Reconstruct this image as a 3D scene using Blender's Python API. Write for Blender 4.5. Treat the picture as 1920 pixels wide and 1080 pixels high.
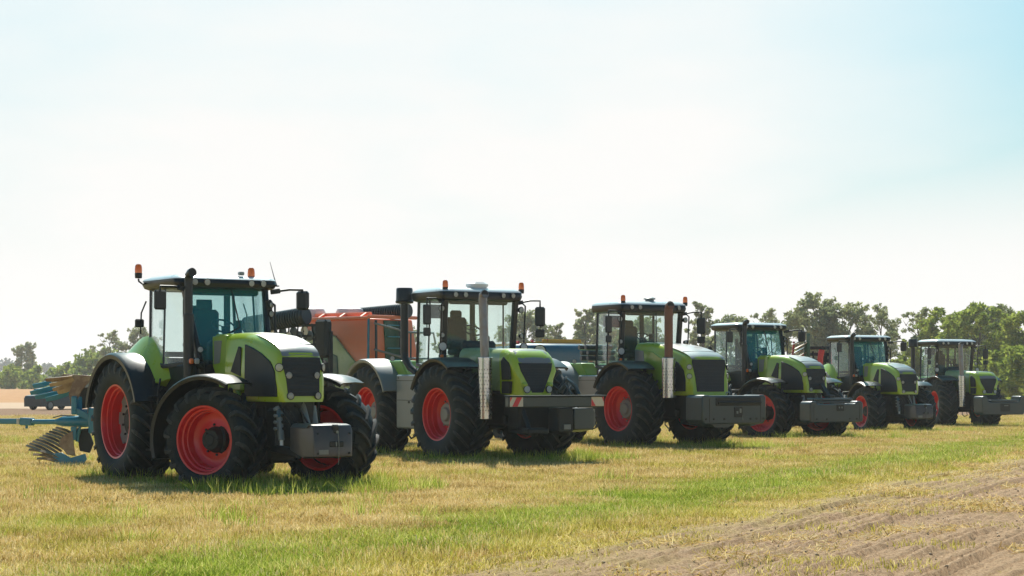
import bpy, bmesh, math, random
import numpy as np
from mathutils import Vector, Matrix
R=math.radians; PI=math.pi
random.seed(7)
scn=bpy.context.scene
for o in list(bpy.data.objects): bpy.data.objects.remove(o)
COL=scn.collection
# ------------------------------------------------------------------ camera
F=3600.0; HOR=708.0; EYE=1.755          # focal length in pixels of a 1920 wide picture, horizon row, eye height
cam=bpy.data.cameras.new('camera'); camo=bpy.data.objects.new('camera',cam); COL.objects.link(camo)
cam.sensor_width=36; cam.lens=F/1920*36; cam.shift_y=(HOR-540)/1920
cam.clip_end=9000; camo.location=(0,0,EYE); camo.rotation_euler=(R(90),0,0); scn.camera=camo
# ------------------------------------------------------------------ sky and sun
SUN_EL=R(45); SUN_AZ=R(-4)               # azimuth from +Y towards +X
w=bpy.data.worlds.new('World'); scn.world=w; w.use_nodes=True
nt=w.node_tree; nt.nodes.clear()
def N(nt,t,**k):
    n=nt.nodes.new(t)
    for a,b in k.items(): setattr(n,a,b)
    return n
sky=N(nt,'ShaderNodeTexSky',sky_type='NISHITA'); sky.sun_disc=False
sky.sun_elevation=SUN_EL; sky.sun_rotation=SUN_AZ; sky.altitude=100; sky.air_density=1.0; sky.dust_density=3.0; sky.ozone_density=1.6
tc=N(nt,'ShaderNodeTexCoord'); sep=N(nt,'ShaderNodeSeparateXYZ'); nt.links.new(tc.outputs['Generated'],sep.inputs[0])
# thin white veil of summer haze: thickest at the horizon and towards the sun, thinning with height
sd=Vector((math.sin(SUN_AZ)*math.cos(SUN_EL),math.cos(SUN_AZ)*math.cos(SUN_EL),math.sin(SUN_EL)))
az=N(nt,'ShaderNodeVectorMath',operation='DOT_PRODUCT'); az.inputs[1].default_value=(math.sin(R(-4.5)),math.cos(R(-4.5)),0)
nrm=N(nt,'ShaderNodeVectorMath',operation='NORMALIZE'); cmb=N(nt,'ShaderNodeCombineXYZ')
nt.links.new(sep.outputs[0],cmb.inputs[0]); nt.links.new(sep.outputs[1],cmb.inputs[1]); nt.links.new(cmb.outputs[0],nrm.inputs[0]); nt.links.new(nrm.outputs[0],az.inputs[0])
mr1=N(nt,'ShaderNodeMapRange',interpolation_type='SMOOTHSTEP'); mr1.inputs[1].default_value=math.cos(R(25)); mr1.inputs[2].default_value=math.cos(R(4)); mr1.inputs[3].default_value=.12; mr1.inputs[4].default_value=1
nt.links.new(az.outputs['Value'],mr1.inputs[0])
mr2=N(nt,'ShaderNodeMapRange',interpolation_type='SMOOTHSTEP'); mr2.inputs[1].default_value=.11; mr2.inputs[2].default_value=.38; mr2.inputs[3].default_value=1; mr2.inputs[4].default_value=.05
nt.links.new(sep.outputs[2],mr2.inputs[0])
mx=N(nt,'ShaderNodeMath',operation='MULTIPLY'); nt.links.new(mr1.outputs[0],mx.inputs[0]); nt.links.new(mr2.outputs[0],mx.inputs[1])
mr3=N(nt,'ShaderNodeMapRange',interpolation_type='SMOOTHSTEP'); mr3.inputs[1].default_value=.05; mr3.inputs[2].default_value=.18; mr3.inputs[3].default_value=1; mr3.inputs[4].default_value=0
nt.links.new(sep.outputs[2],mr3.inputs[0])
wis=N(nt,'ShaderNodeTexNoise'); wis.inputs['Scale'].default_value=5; wis.inputs['Detail'].default_value=5; wmp=N(nt,'ShaderNodeMapping'); wmp.inputs['Scale'].default_value=(1,1,3.5); nt.links.new(tc.outputs['Generated'],wmp.inputs[0]); nt.links.new(wmp.outputs[0],wis.inputs['Vector'])
wmr=N(nt,'ShaderNodeMapRange'); wmr.inputs[1].default_value=.3; wmr.inputs[2].default_value=.7; wmr.inputs[3].default_value=.86; wmr.inputs[4].default_value=1.14; nt.links.new(wis.outputs['Fac'],wmr.inputs[0])
mw=N(nt,'ShaderNodeMath',operation='MULTIPLY',use_clamp=True); nt.links.new(mx.outputs[0],mw.inputs[0]); nt.links.new(wmr.outputs[0],mw.inputs[1])
mxx=N(nt,'ShaderNodeMath',operation='MAXIMUM'); nt.links.new(mw.outputs[0],mxx.inputs[0]); nt.links.new(mr3.outputs[0],mxx.inputs[1])
mix=N(nt,'ShaderNodeMix',data_type='RGBA'); nt.links.new(mxx.outputs[0],mix.inputs[0]); tint=N(nt,'ShaderNodeMix',data_type='RGBA',blend_type='MULTIPLY'); tint.inputs[0].default_value=1; tint.inputs[7].default_value=(.13,.37,.43,1); nt.links.new(sky.outputs[0],tint.inputs[6]); nt.links.new(tint.outputs[2],mix.inputs[6]); mix.inputs[7].default_value=(4.4,4.36,4.28,1)
bg=N(nt,'ShaderNodeBackground'); bg.inputs[1].default_value=.135; nt.links.new(mix.outputs[2],bg.inputs[0])
wo=N(nt,'ShaderNodeOutputWorld'); nt.links.new(bg.outputs[0],wo.inputs[0])
sl=bpy.data.lights.new('sun','SUN'); sl.energy=4.0; sl.angle=R(.6); sl.color=(1,.95,.86)
so=bpy.data.objects.new('sun',sl); COL.objects.link(so); so.rotation_euler=sd.to_track_quat('Z','Y').to_euler(); so.location=(0,0,60)
scn.view_settings.view_transform='Standard'; scn.view_settings.look='None'; scn.view_settings.gamma=1; scn.view_settings.exposure=.72
scn.render.engine='CYCLES'
cy=scn.cycles; cy.transparent_max_bounces=24; cy.max_bounces=8; cy.volume_bounces=1; cy.caustics_reflective=False; cy.caustics_refractive=False
# ------------------------------------------------------------------ materials
def mat(name,col,rough=.5,metal=0,coat=0,dirt=None,dirtamt=.3,scale=3,bump=0,bscale=60,spec=.5,var=.12):
    m=bpy.data.materials.new(name); m.use_nodes=True; t=m.node_tree; p=t.nodes['Principled BSDF']
    p.inputs['Roughness'].default_value=rough; p.inputs['Metallic'].default_value=metal; p.inputs['Coat Weight'].default_value=coat; p.inputs['Coat Roughness'].default_value=.08
    p.inputs['Specular IOR Level'].default_value=spec
    g=N(t,'ShaderNodeNewGeometry'); no=N(t,'ShaderNodeTexNoise'); no.inputs['Scale'].default_value=scale; no.inputs['Detail'].default_value=6; no.inputs['Roughness'].default_value=.65
    t.links.new(g.outputs['Position'],no.inputs['Vector'])
    d=dirt or (.30,.25,.17)
    rp=N(t,'ShaderNodeMapRange'); rp.inputs[1].default_value=.42; rp.inputs[2].default_value=.75; rp.inputs[3].default_value=0; rp.inputs[4].default_value=dirtamt
    t.links.new(no.outputs['Fac'],rp.inputs[0])
    mx=N(t,'ShaderNodeMix',data_type='RGBA'); t.links.new(rp.outputs[0],mx.inputs[0]); mx.inputs[6].default_value=(*col,1); mx.inputs[7].default_value=(*d,1)
    t.links.new(mx.outputs[2],p.inputs['Base Color'])
    rr=N(t,'ShaderNodeMapRange'); rr.inputs[3].default_value=max(0,rough-var); rr.inputs[4].default_value=min(1,rough+var); t.links.new(no.outputs['Fac'],rr.inputs[0]); t.links.new(rr.outputs[0],p.inputs['Roughness'])
    if bump:
        n2=N(t,'ShaderNodeTexNoise'); n2.inputs['Scale'].default_value=bscale; n2.inputs['Detail'].default_value=4; t.links.new(g.outputs['Position'],n2.inputs['Vector'])
        b=N(t,'ShaderNodeBump'); b.inputs['Strength'].default_value=bump; b.inputs['Distance'].default_value=.01; t.links.new(n2.outputs['Fac'],b.inputs['Height']); t.links.new(b.outputs[0],p.inputs['Normal'])
    return m
def glassmat(name,tint,film,filmamt,rough=.02):
    m=bpy.data.materials.new(name); m.use_nodes=True; t=m.node_tree; t.nodes.clear()
    tr=N(t,'ShaderNodeBsdfTransparent'); tr.inputs[0].default_value=(*tint,1)
    gl=N(t,'ShaderNodeBsdfGlossy'); gl.inputs['Roughness'].default_value=rough
    ge=N(t,'ShaderNodeNewGeometry'); dt=N(t,'ShaderNodeVectorMath',operation='DOT_PRODUCT'); t.links.new(ge.outputs['True Normal'],dt.inputs[0]); t.links.new(ge.outputs['Incoming'],dt.inputs[1])
    ab=N(t,'ShaderNodeMath',operation='ABSOLUTE'); t.links.new(dt.outputs['Value'],ab.inputs[0]); iv=N(t,'ShaderNodeMath',operation='SUBTRACT'); iv.inputs[0].default_value=1; t.links.new(ab.outputs[0],iv.inputs[1])
    pw_=N(t,'ShaderNodeMath',operation='POWER'); pw_.inputs[1].default_value=5; t.links.new(iv.outputs[0],pw_.inputs[0]); fr=N(t,'ShaderNodeMath',operation='MULTIPLY_ADD'); fr.inputs[1].default_value=.96; fr.inputs[2].default_value=.04; t.links.new(pw_.outputs[0],fr.inputs[0])
    tl=N(t,'ShaderNodeBsdfTranslucent'); tl.inputs[0].default_value=(*film,1)
    df=N(t,'ShaderNodeBsdfDiffuse'); df.inputs[0].default_value=(*film,1)
    mf=N(t,'ShaderNodeMixShader'); mf.inputs[0].default_value=.5; t.links.new(tl.outputs[0],mf.inputs[1]); t.links.new(df.outputs[0],mf.inputs[2])
    m1=N(t,'ShaderNodeMixShader'); m1.inputs[0].default_value=filmamt; t.links.new(tr.outputs[0],m1.inputs[1]); t.links.new(mf.outputs[0],m1.inputs[2])
    m2=N(t,'ShaderNodeMixShader'); t.links.new(fr.outputs[0],m2.inputs[0]); t.links.new(m1.outputs[0],m2.inputs[1]); t.links.new(gl.outputs[0],m2.inputs[2])
    o=N(t,'ShaderNodeOutputMaterial'); t.links.new(m2.outputs[0],o.inputs[0]); return m
def leafmat(name,cols,trans=.45,scale=.6,isl=False,rv=.35):
    m=bpy.data.materials.new(name); m.use_nodes=True; t=m.node_tree; t.nodes.clear()
    g=N(t,'ShaderNodeNewGeometry'); no=N(t,'ShaderNodeTexNoise'); no.inputs['Scale'].default_value=scale; no.inputs['Detail'].default_value=5; no.inputs['Roughness'].default_value=.7; t.links.new(g.outputs['Position'],no.inputs['Vector'])
    oi=N(t,'ShaderNodeObjectInfo')
    a=N(t,'ShaderNodeMath',operation='MULTIPLY_ADD'); a.inputs[1].default_value=1.5; a.inputs[2].default_value=-.5; t.links.new(no.outputs['Fac'],a.inputs[0])
    b=N(t,'ShaderNodeMath',operation='MULTIPLY_ADD'); b.inputs[1].default_value=rv; t.links.new(g.outputs['Random Per Island'] if isl else oi.outputs['Random'],b.inputs[0]); t.links.new(a.outputs[0],b.inputs[2])
    r=N(t,'ShaderNodeValToRGB'); e=r.color_ramp.elements
    e[0].position=.1; e[0].color=(*cols[0],1); e[1].position=.95; e[1].color=(*cols[-1],1)
    for i,c in enumerate(cols[1:-1]):
        q=e.new(.1+.85*(i+1)/(len(cols)-1)); q.color=(*c,1)
    t.links.new(b.outputs[0],r.inputs[0])
    d=N(t,'ShaderNodeBsdfDiffuse'); tl=N(t,'ShaderNodeBsdfTranslucent'); t.links.new(r.outputs[0],d.inputs[0]); t.links.new(r.outputs[0],tl.inputs[0])
    mx=N(t,'ShaderNodeMixShader'); mx.inputs[0].default_value=trans; t.links.new(d.outputs[0],mx.inputs[1]); t.links.new(tl.outputs[0],mx.inputs[2])
    o=N(t,'ShaderNodeOutputMaterial'); t.links.new(mx.outputs[0],o.inputs[0]); return m
M=dict(
 green=mat('green_paint',(.39,.55,.020),.30,0,.6,dirtamt=.16),
 green2=mat('darker_green_paint',(.25,.44,.028),.35,0,.5,dirtamt=.2),
 dgreen=mat('dark_green_paint',(.02,.11,.06),.4,0,.3),
 pale=mat('pale_green_and_sky_sheen',(.36,.50,.22),.3,0,.6,dirtamt=.15),  # own green of the drill panel; painted sky reflection on the rear bonnet
 dark=mat('dark_plastic',(.006,.012,.015),.36,dirt=(.08,.08,.07),dirtamt=.08),
 mesh=mat('grille_mesh',(.006,.012,.016),.5,dirt=(.05,.05,.05),dirtamt=.15,bump=.5,bscale=90),
 black=mat('black_metal',(.006,.011,.013),.5,dirt=(.08,.08,.07),dirtamt=.15),
 iron=mat('cast_iron',(.010,.018,.020),.55,.2,dirt=(.08,.07,.055),dirtamt=.2,bump=.2),
 grey=mat('grey_cast_weight',(.028,.054,.062),.42,0,.25,dirt=(.09,.09,.08),dirtamt=.25,bump=.1),
 greyw=mat('light_cast_weight',(.06,.06,.06),.36,.2,.25,dirt=(.12,.09,.08),dirtamt=.4,bump=.08),
 lgrey=mat('light_grey_paint',(.19,.22,.22),.42,0,.2,dirtamt=.2),
 strip=mat('silver_bonnet_paint',(.27,.26,.25),.36,.35,.3,dirtamt=.12),
 rubber=mat('tyre_rubber',(.004,.013,.016),.66,dirt=(.075,.078,.068),dirtamt=.32,scale=5,bump=.15,spec=.3),
 red=mat('red_rim_paint',(.70,.014,.018),.38,0,.3,dirt=(.42,.06,.04),dirtamt=.15),
 steel=mat('stainless_steel',(.62,.62,.60),.25,.9,dirt=(.35,.30,.25),dirtamt=.3,scale=8),
 rust=mat('rusty_steel',(.22,.11,.075),.6,.3,dirt=(.30,.13,.07),dirtamt=.7,scale=9),
 exh=mat('burnt_exhaust_steel',(.30,.28,.26),.38,.6,dirt=(.26,.14,.09),dirtamt=.5,scale=6),
 chrome=mat('lamp_reflector',(.88,.89,.87),.2,.0,dirtamt=.05),
 white=mat('white_plastic',(.72,.74,.73),.4,dirtamt=.15),
 roof=mat('white_roof_paint',(.66,.70,.69),.3,0,.5,dirtamt=.15),
 orange=mat('orange_paint',(.92,.25,.11),.4,0,.3,dirt=(.70,.36,.24),dirtamt=.35,scale=1.2),
 amber=mat('amber_lens',(.95,.20,.03),.2,0,.3,dirtamt=.02),
 redl=mat('red_lens',(.6,.03,.03),.25,dirtamt=.02),
 hred=mat('hazard_red',(.62,.03,.05),.4,dirtamt=.1), hwhite=mat('hazard_white',(.62,.60,.52),.5,dirtamt=.2),
 teal=mat('blue_plough_paint',(.012,.20,.30),.4,0,.3,dirtamt=.12), teal2=mat('worn_blue_paint',(.06,.32,.42),.45,0,.1,dirt=(.32,.34,.33),dirtamt=.5,scale=7),
 mould=mat('worn_mouldboard_steel',(.20,.125,.08),.42,.3,dirt=(.50,.38,.24),dirtamt=.9,scale=4),
 tan=mat('earthy_polished_steel',(.42,.31,.19),.4,.25,dirt=(.20,.13,.08),dirtamt=.7,scale=6),
 lug=mat('sunlit_lug_rubber',(.017,.026,.029),.6,dirt=(.13,.12,.10),dirtamt=.45,scale=6,bump=.15,spec=.35),  # rubber lightened so the sunlight on the lug edges sits in the colour
 blue=mat('blue_hopper_paint',(.018,.115,.20),.35,0,.4,dirtamt=.12),
 yellow=mat('yellow_paint',(.72,.36,.03),.45,dirtamt=.2),
 seat=mat('seat_fabric',(.018,.035,.04),.8,dirtamt=.05),
 inner=mat('cab_trim',(.030,.055,.06),.7,dirtamt=.05),
 carp=mat('car_paint',(.004,.018,.026),.45,0,.1,dirtamt=.04),
 bark=mat('bark',(.09,.075,.055),.9,dirt=(.16,.14,.11),dirtamt=.5,bump=.4,bscale=8),
 tglass=glassmat('teal_tinted_glass',(.84,.985,.985),(.02,.52,.58),.20),
 cglass=glassmat('clear_green_glass',(.93,.985,.97),(.25,.50,.42),.04),
 sglass=glassmat('dusty_side_glass',(.95,.985,.985),(.65,.80,.80),.07),
 dglass=glassmat('dark_car_glass',(.2,.3,.33),(.05,.1,.1),.1),
 lens=glassmat('lamp_lens',(.97,.98,.98),(.97,.98,.96),.75),
)
# ------------------------------------------------------------------ mesh builder
class MB:
    def __init__(s): s.v=[];s.f=[];s.m=[];s.cur=0;s.xf=None
    def add(s,vs,fs):
        o=len(s.v)
        s.v+=[tuple(s.xf@Vector(v)) if s.xf else tuple(v) for v in vs]
        s.f+=[tuple(i+o for i in f) for f in fs]; s.m+=[s.cur]*len(fs); return s
    def box(s,c,d,b=.012,rot=None):
        c=Vector(c);h=[x/2 for x in d];b=min(b,min(h)*.8);vs=[];ix={}
        for a in range(3):
            for sg in [(i,j,k) for i in(-1,1) for j in(-1,1) for k in(-1,1)]:
                v=Vector([sg[q]*(h[q]-(0 if q==a else b)) for q in range(3)]); ix[a,sg]=len(vs); vs.append(v)
        fs=[]
        for a in range(3):
            b1,c1=[q for q in range(3) if q!=a]
            for sa in(-1,1):
                def S(x,y): 
                    t=[0,0,0];t[a]=sa;t[b1]=x;t[c1]=y;return ix[a,tuple(t)]
                fs.append((S(-1,-1),S(1,-1),S(1,1),S(-1,1)))
        for a,b1,c1 in((0,1,2),(0,2,1),(1,2,0)):
            for sa in(-1,1):
                for sb in(-1,1):
                    def T(ax,x):
                        t=[0,0,0];t[a]=sa;t[b1]=sb;t[c1]=x;return ix[ax,tuple(t)]
                    fs.append((T(a,-1),T(a,1),T(b1,1),T(b1,-1)))
        for sg in [(i,j,k) for i in(-1,1) for j in(-1,1) for k in(-1,1)]: fs.append((ix[0,sg],ix[1,sg],ix[2,sg]))
        ff=[]
        for f in fs:
            n=(vs[f[1]]-vs[f[0]]).cross(vs[f[2]]-vs[f[0]]); m=sum((vs[i] for i in f),Vector())
            ff.append(f if n.dot(m)>0 else f[::-1])
        if rot: 
            q=rot if isinstance(rot,Matrix) else Matrix.Rotation(rot[1],3,rot[0])
            vs=[q@v for v in vs]
        return s.add([v+c for v in vs],ff)
    def bar(s,p0,p1,wd,ht,b=.008,up=(0,0,1)):
        p0=Vector(p0);p1=Vector(p1);d=(p1-p0);L=d.length;d.normalize();u=Vector(up)
        if abs(d.dot(u))>.98: u=Vector((0,1,0))
        sd_=d.cross(u).normalized();u=sd_.cross(d)
        return s.box((p0+p1)/2,(wd,L,ht),b,Matrix((sd_,d,u)).transposed())
    def tube(s,pts,r,n=8,caps=True):
        pts=[Vector(p) for p in pts];rs=r if isinstance(r,(list,tuple)) else [r]*len(pts);vs=[];u=None
        for i,p in enumerate(pts):
            d=(pts[min(i+1,len(pts)-1)]-pts[max(i-1,0)]).normalized()
            if u is None:
                u=Vector((0,0,1)) if abs(d.z)<.9 else Vector((1,0,0))
            u=(u-d*u.dot(d)).normalized();v=d.cross(u)
            for k in range(n):
                a=2*PI*k/n; vs.append(p+(u*math.cos(a)+v*math.sin(a))*rs[i])
        fs=[(i*n+k,i*n+(k+1)%n,(i+1)*n+(k+1)%n,(i+1)*n+k) for i in range(len(pts)-1) for k in range(n)]
        if caps: fs+=[tuple(range(n))[::-1],tuple((len(pts)-1)*n+k for k in range(n))]
        return s.add(vs,fs)
    def cyl(s,p0,p1,r0,r1=None,n=16,b=0):
        r1=r0 if r1 is None else r1
        if b:
            p0=Vector(p0);p1=Vector(p1);d=(p1-p0).normalized()*b
            return s.tube([p0,p0+d,p1-d,p1],[r0-b,r0,r1,r1-b],n)
        return s.tube([p0,p1],[r0,r1],n)
    def lathe(s,prof,c=(0,0,0),axis='x',n=32,close=False):
        vs=[]
        for a_,r in prof:
            for k in range(n):
                t=2*PI*k/n;y,z=math.sin(t)*r,math.cos(t)*r
                v={'x':(a_,y,z),'y':(y,a_,z),'z':(y,z,a_)}[axis]; vs.append((v[0]+c[0],v[1]+c[1],v[2]+c[2]))
        m=len(prof); fs=[(i*n+k,i*n+(k+1)%n,(i+1)*n+(k+1)%n,(i+1)*n+k) for i in range(m-1) for k in range(n)]
        if close: fs+=[((m-1)*n+k,(m-1)*n+(k+1)%n,(k+1)%n,k) for k in range(n)]
        return s.add(vs,fs)
    def loft(s,rings,caps=True):
        n=len(rings[0]);vs=[p for r in rings for p in r]
        fs=[(i*n+k,i*n+(k+1)%n,(i+1)*n+(k+1)%n,(i+1)*n+k) for i in range(len(rings)-1) for k in range(n)]
        if caps: fs+=[tuple(range(n))[::-1],tuple((len(rings)-1)*n+k for k in range(n))]
        return s.add(vs,fs)
    def prism(s,poly,axis,a0,a1):
        """polygon in the other two axes (in xyz order) extruded along axis; a0,a1 may be functions of the 2D point"""
        f0=a0 if callable(a0) else (lambda p:a0); f1=a1 if callable(a1) else (lambda p:a1)
        mk={'x':lambda p,a:(a,p[0],p[1]),'y':lambda p,a:(p[0],a,p[1]),'z':lambda p,a:(p[0],p[1],a)}[axis]
        return s.loft([[mk(p,f0(p)) for p in poly],[mk(p,f1(p)) for p in poly]])
    def arc(s,sec,c,a0,a1,n=20):
        """cross-section (x,r) swept about the x axis through c=(y,z); angle 0 is up, 90 is forward (-y)"""
        rings=[]
        for i in range(n+1):
            a=R(a0+(a1-a0)*i/n); rings.append([(x,c[0]-math.sin(a)*r,c[1]+math.cos(a)*r) for x,r in sec])
        return s.loft(rings)
    def mesh(s,name,mats,smooth=35,recalc=True):
        me=bpy.data.meshes.new(name); me.from_pydata(s.v,[],s.f)
        for m in mats: me.materials.append(M[m] if isinstance(m,str) else m)
        me.polygons.foreach_set('material_index',s.m)
        if recalc:
            b=bmesh.new();b.from_mesh(me);bmesh.ops.recalc_face_normals(b,faces=b.faces);b.to_mesh(me);b.free()
        me.shade_smooth(); me.set_sharp_from_angle(angle=R(smooth)); me.update(); return me
    def build(s,name,mats,parent=None,loc=None,rotz=0,smooth=35,bev=0,label=None):
        if isinstance(mats,(str,bpy.types.Material)): mats=[mats]
        return put(name,s.mesh(name,mats,smooth),parent,loc,rotz,bev,label)
def put(name,me,parent=None,loc=None,rotz=0,bev=0,label=None):
    o=bpy.data.objects.new(name,me); COL.objects.link(o)
    if parent: o.parent=parent
    if loc is not None: o.location=loc
    o.rotation_euler=(0,0,rotz)
    if bev:
        m=o.modifiers.new('bevel','BEVEL'); m.width=bev; m.segments=2; m.limit_method='ANGLE'; m.angle_limit=R(40)
    if label: o['label']=label
    return o
def thing(name,label,cat,loc=(0,0,0),rz=0,group=None):
    o=bpy.data.objects.new(name,None); COL.objects.link(o); o.location=loc; o.rotation_euler=(0,0,rz); o['label']=label; o['category']=cat
    if group:o['group']=group
    o.empty_display_size=.3; return o
def tag(o,label,cat,group=None):
    o['label']=label;o['category']=cat
    if group:o['group']=group
    return o
def struct(o): o['kind']='structure'; return o
def stuff(o,label=None,cat=None):
    o['kind']='stuff'
    if label:o['label']=label;o['category']=cat
    return o
def gz(Y):                       # the field falls away very gently beyond the third tractor
    t=max(0.,min(1.,(Y-46)/38.)); return -.35*t*t*(3-2*t)
def at(px,Y): return (px-960)/F*Y
# ------------------------------------------------------------------ ground
def gcol(name,rough=.95):
    m=bpy.data.materials.new(name); m.use_nodes=True; return m,m.node_tree,m.node_tree.nodes['Principled BSDF']
def ramp(t,src,stops):
    r=N(t,'ShaderNodeValToRGB'); e=r.color_ramp.elements; e[0].position=stops[0][0]; e[0].color=(*stops[0][1],1); e[1].position=stops[-1][0]; e[1].color=(*stops[-1][1],1)
    for p,c in stops[1:-1]:
        q=e.new(p); q.color=(*c,1)
    t.links.new(src,r.inputs[0]); return r
def noise(t,vec,sc,det=5,ro=.6):
    n=N(t,'ShaderNodeTexNoise'); n.inputs['Scale'].default_value=sc; n.inputs['Detail'].default_value=det; n.inputs['Roughness'].default_value=ro; t.links.new(vec,n.inputs['Vector']); return n.outputs['Fac']
def mixc(t,f,a,b):
    m=N(t,'ShaderNodeMix',data_type='RGBA')
    for i,x in((0,f),(6,a),(7,b)):
        if isinstance(x,(int,float)): m.inputs[i].default_value=x
        elif isinstance(x,tuple): m.inputs[i].default_value=(*x,1)
        else: t.links.new(x,m.inputs[i])
    return m.outputs[2]
def mrange(t,x,a,b,c=0,d=1):
    m=N(t,'ShaderNodeMapRange',interpolation_type='SMOOTHSTEP'); t.links.new(x,m.inputs[0])
    for i,v in zip((1,2,3,4),(a,b,c,d)): m.inputs[i].default_value=v
    return m.outputs[0]
def mth(t,op,a,b=None):
    m=N(t,'ShaderNodeMath',operation=op)
    for i,x in enumerate((a,b)):
        if x is None: continue
        if isinstance(x,(int,float)): m.inputs[i].default_value=x
        else: t.links.new(x,m.inputs[i])
    return m.outputs[0]
SL=.466                                            # furrows run along X = SL*Y + const
def ground_material():
    m,t,p=gcol('field_ground'); g=N(t,'ShaderNodeNewGeometry'); P=g.outputs['Position']; s=N(t,'ShaderNodeSeparateXYZ'); t.links.new(P,s.inputs[0])
    fine=noise(t,P,9,8,.75); mid=noise(t,P,.9,6,.65); big=noise(t,P,.12,4,.6)
    u=mth(t,'SUBTRACT',s.outputs[0],mth(t,'MULTIPLY',s.outputs[1],SL))
    u=mth(t,'ADD',u,mth(t,'MULTIPLY',mth(t,'SUBTRACT',mid,.5),1.6))
    straw=ramp(t,fine,[(.25,(.24,.15,.055)),(.5,(.47,.33,.14)),(.75,(.68,.52,.27))]).outputs[0]
    grn=ramp(t,fine,[(.25,(.15,.15,.03)),(.55,(.30,.29,.06)),(.8,(.44,.38,.12))]).outputs[0]
    soil=ramp(t,fine,[(.2,(.20,.13,.075)),(.5,(.37,.265,.16)),(.8,(.52,.40,.26))]).outputs[0]
    c=mixc(t,mrange(t,mid,.40,.66),straw,grn)
    strip=mth(t,'MULTIPLY',mrange(t,u,-12.2,-11.0),mrange(t,u,-9.3,-10.3))
    c=mixc(t,mth(t,'MULTIPLY',strip,.85),c,grn)
    c=mixc(t,mrange(t,u,-10.0,-8.0),c,soil)
    # bands beyond the row: dark tilled strip, pale track, then ripe stubble out to the hedge
    yw=mth(t,'ADD',s.outputs[1],mth(t,'MULTIPLY',big,6))
    dsoil=ramp(t,fine,[(.2,(.15,.085,.05)),(.5,(.26,.155,.09)),(.8,(.36,.24,.14))]).outputs[0]
    gold=ramp(t,mid,[(.3,(.42,.22,.10)),(.7,(.55,.31,.15))]).outputs[0]
    band=mth(t,'MULTIPLY',mrange(t,yw,97,103),1.0)
    c=mixc(t,band,c,dsoil); c=mixc(t,mrange(t,yw,131,136),c,(.56,.40,.27)); c=mixc(t,mrange(t,yw,158,172),c,gold)
    t.links.new(c,p.inputs['Base Color']); p.inputs['Roughness'].default_value=.95; p.inputs['Specular IOR Level'].default_value=.1
    b=N(t,'ShaderNodeBump'); b.inputs['Strength'].default_value=.7; b.inputs['Distance'].default_value=.06; t.links.new(noise(t,P,14,8,.75),b.inputs['Height']); t.links.new(b.outputs[0],p.inputs['Normal'])
    return m
gm=ground_material()
def ground():
    ys=[-60,-20,0]+[10+i*.5 for i in range(90)]+[55+i*2 for i in range(60)]+[176,190,220,260,320,400,520,700,1000,1500,2400,4000]
    xs=[-2600,-1400,-700,-350,-180,-100,-60]+[-40+i for i in range(81)]+[60,100,180,350,700,1400,2600]
    vs=[];rn=random.Random(2)
    for y in ys:
        for x in xs: vs.append((x,y,gz(y)+(.012*math.sin(x*1.7+y*.6)+.01*math.sin(y*1.3-x*.8) if 8<y<175 and abs(x)<60 and x-SL*y<-10.5 else -.02 if x-SL*y>-8.5 and 14<y<74 else 0)))
    n=len(xs); fs=[(j*n+i,j*n+i+1,(j+1)*n+i+1,(j+1)*n+i) for j in range(len(ys)-1) for i in range(n-1)]
    b=MB().add(vs,fs); o=b.build('field_ground',gm,smooth=180); return struct(o)
ground()
# tilled strip in the right foreground: real ridges running along the drilling direction
def soil_material():
    m,t,p=gcol('tilled_soil'); g=N(t,'ShaderNodeNewGeometry'); P=g.outputs['Position']; s=N(t,'ShaderNodeSeparateXYZ'); t.links.new(P,s.inputs[0])
    u=mth(t,'SUBTRACT',s.outputs[0],mth(t,'MULTIPLY',s.outputs[1],SL))
    fine=noise(t,P,34,8,.8); mid=noise(t,P,1.1,6,.65)
    soil=ramp(t,fine,[(.32,(.15,.082,.042)),(.5,(.43,.275,.155)),(.68,(.66,.475,.30))]).outputs[0]
    weed=ramp(t,fine,[(.3,(.22,.17,.04)),(.5,(.44,.35,.10)),(.7,(.62,.50,.21))]).outputs[0]
    f=mth(t,'ADD',mrange(t,u,-9.0,-5.5,.55,-.15),mth(t,'MULTIPLY',mth(t,'SUBTRACT',mid,.5),1.9))
    c=mixc(t,f,soil,weed); t.links.new(c,p.inputs['Base Color']); p.inputs['Roughness'].default_value=.95; p.inputs['Specular IOR Level'].default_value=.1
    b=N(t,'ShaderNodeBump'); b.inputs['Strength'].default_value=.8; b.inputs['Distance'].default_value=.03; t.links.new(noise(t,P,30,8,.8),b.inputs['Height']); t.links.new(b.outputs[0],p.inputs['Normal']); return m
def vnoise(x,y,seed=0):
    """smooth value noise, numpy arrays"""
    xi=np.floor(x).astype(np.int64); yi=np.floor(y).astype(np.int64); fx=x-xi; fy=y-yi; fx=fx*fx*(3-2*fx); fy=fy*fy*(3-2*fy)
    def hsh(a,b):
        h=(a*374761393+b*668265263+seed*974711)&0x7fffffff; h=((h^(h>>13))*1274126177)&0x7fffffff; return ((h^(h>>16))&0xffff)/65535.
    return (hsh(xi,yi)*(1-fx)+hsh(xi+1,yi)*fx)*(1-fy)+(hsh(xi,yi+1)*(1-fx)+hsh(xi+1,yi+1)*fx)*fy
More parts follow.
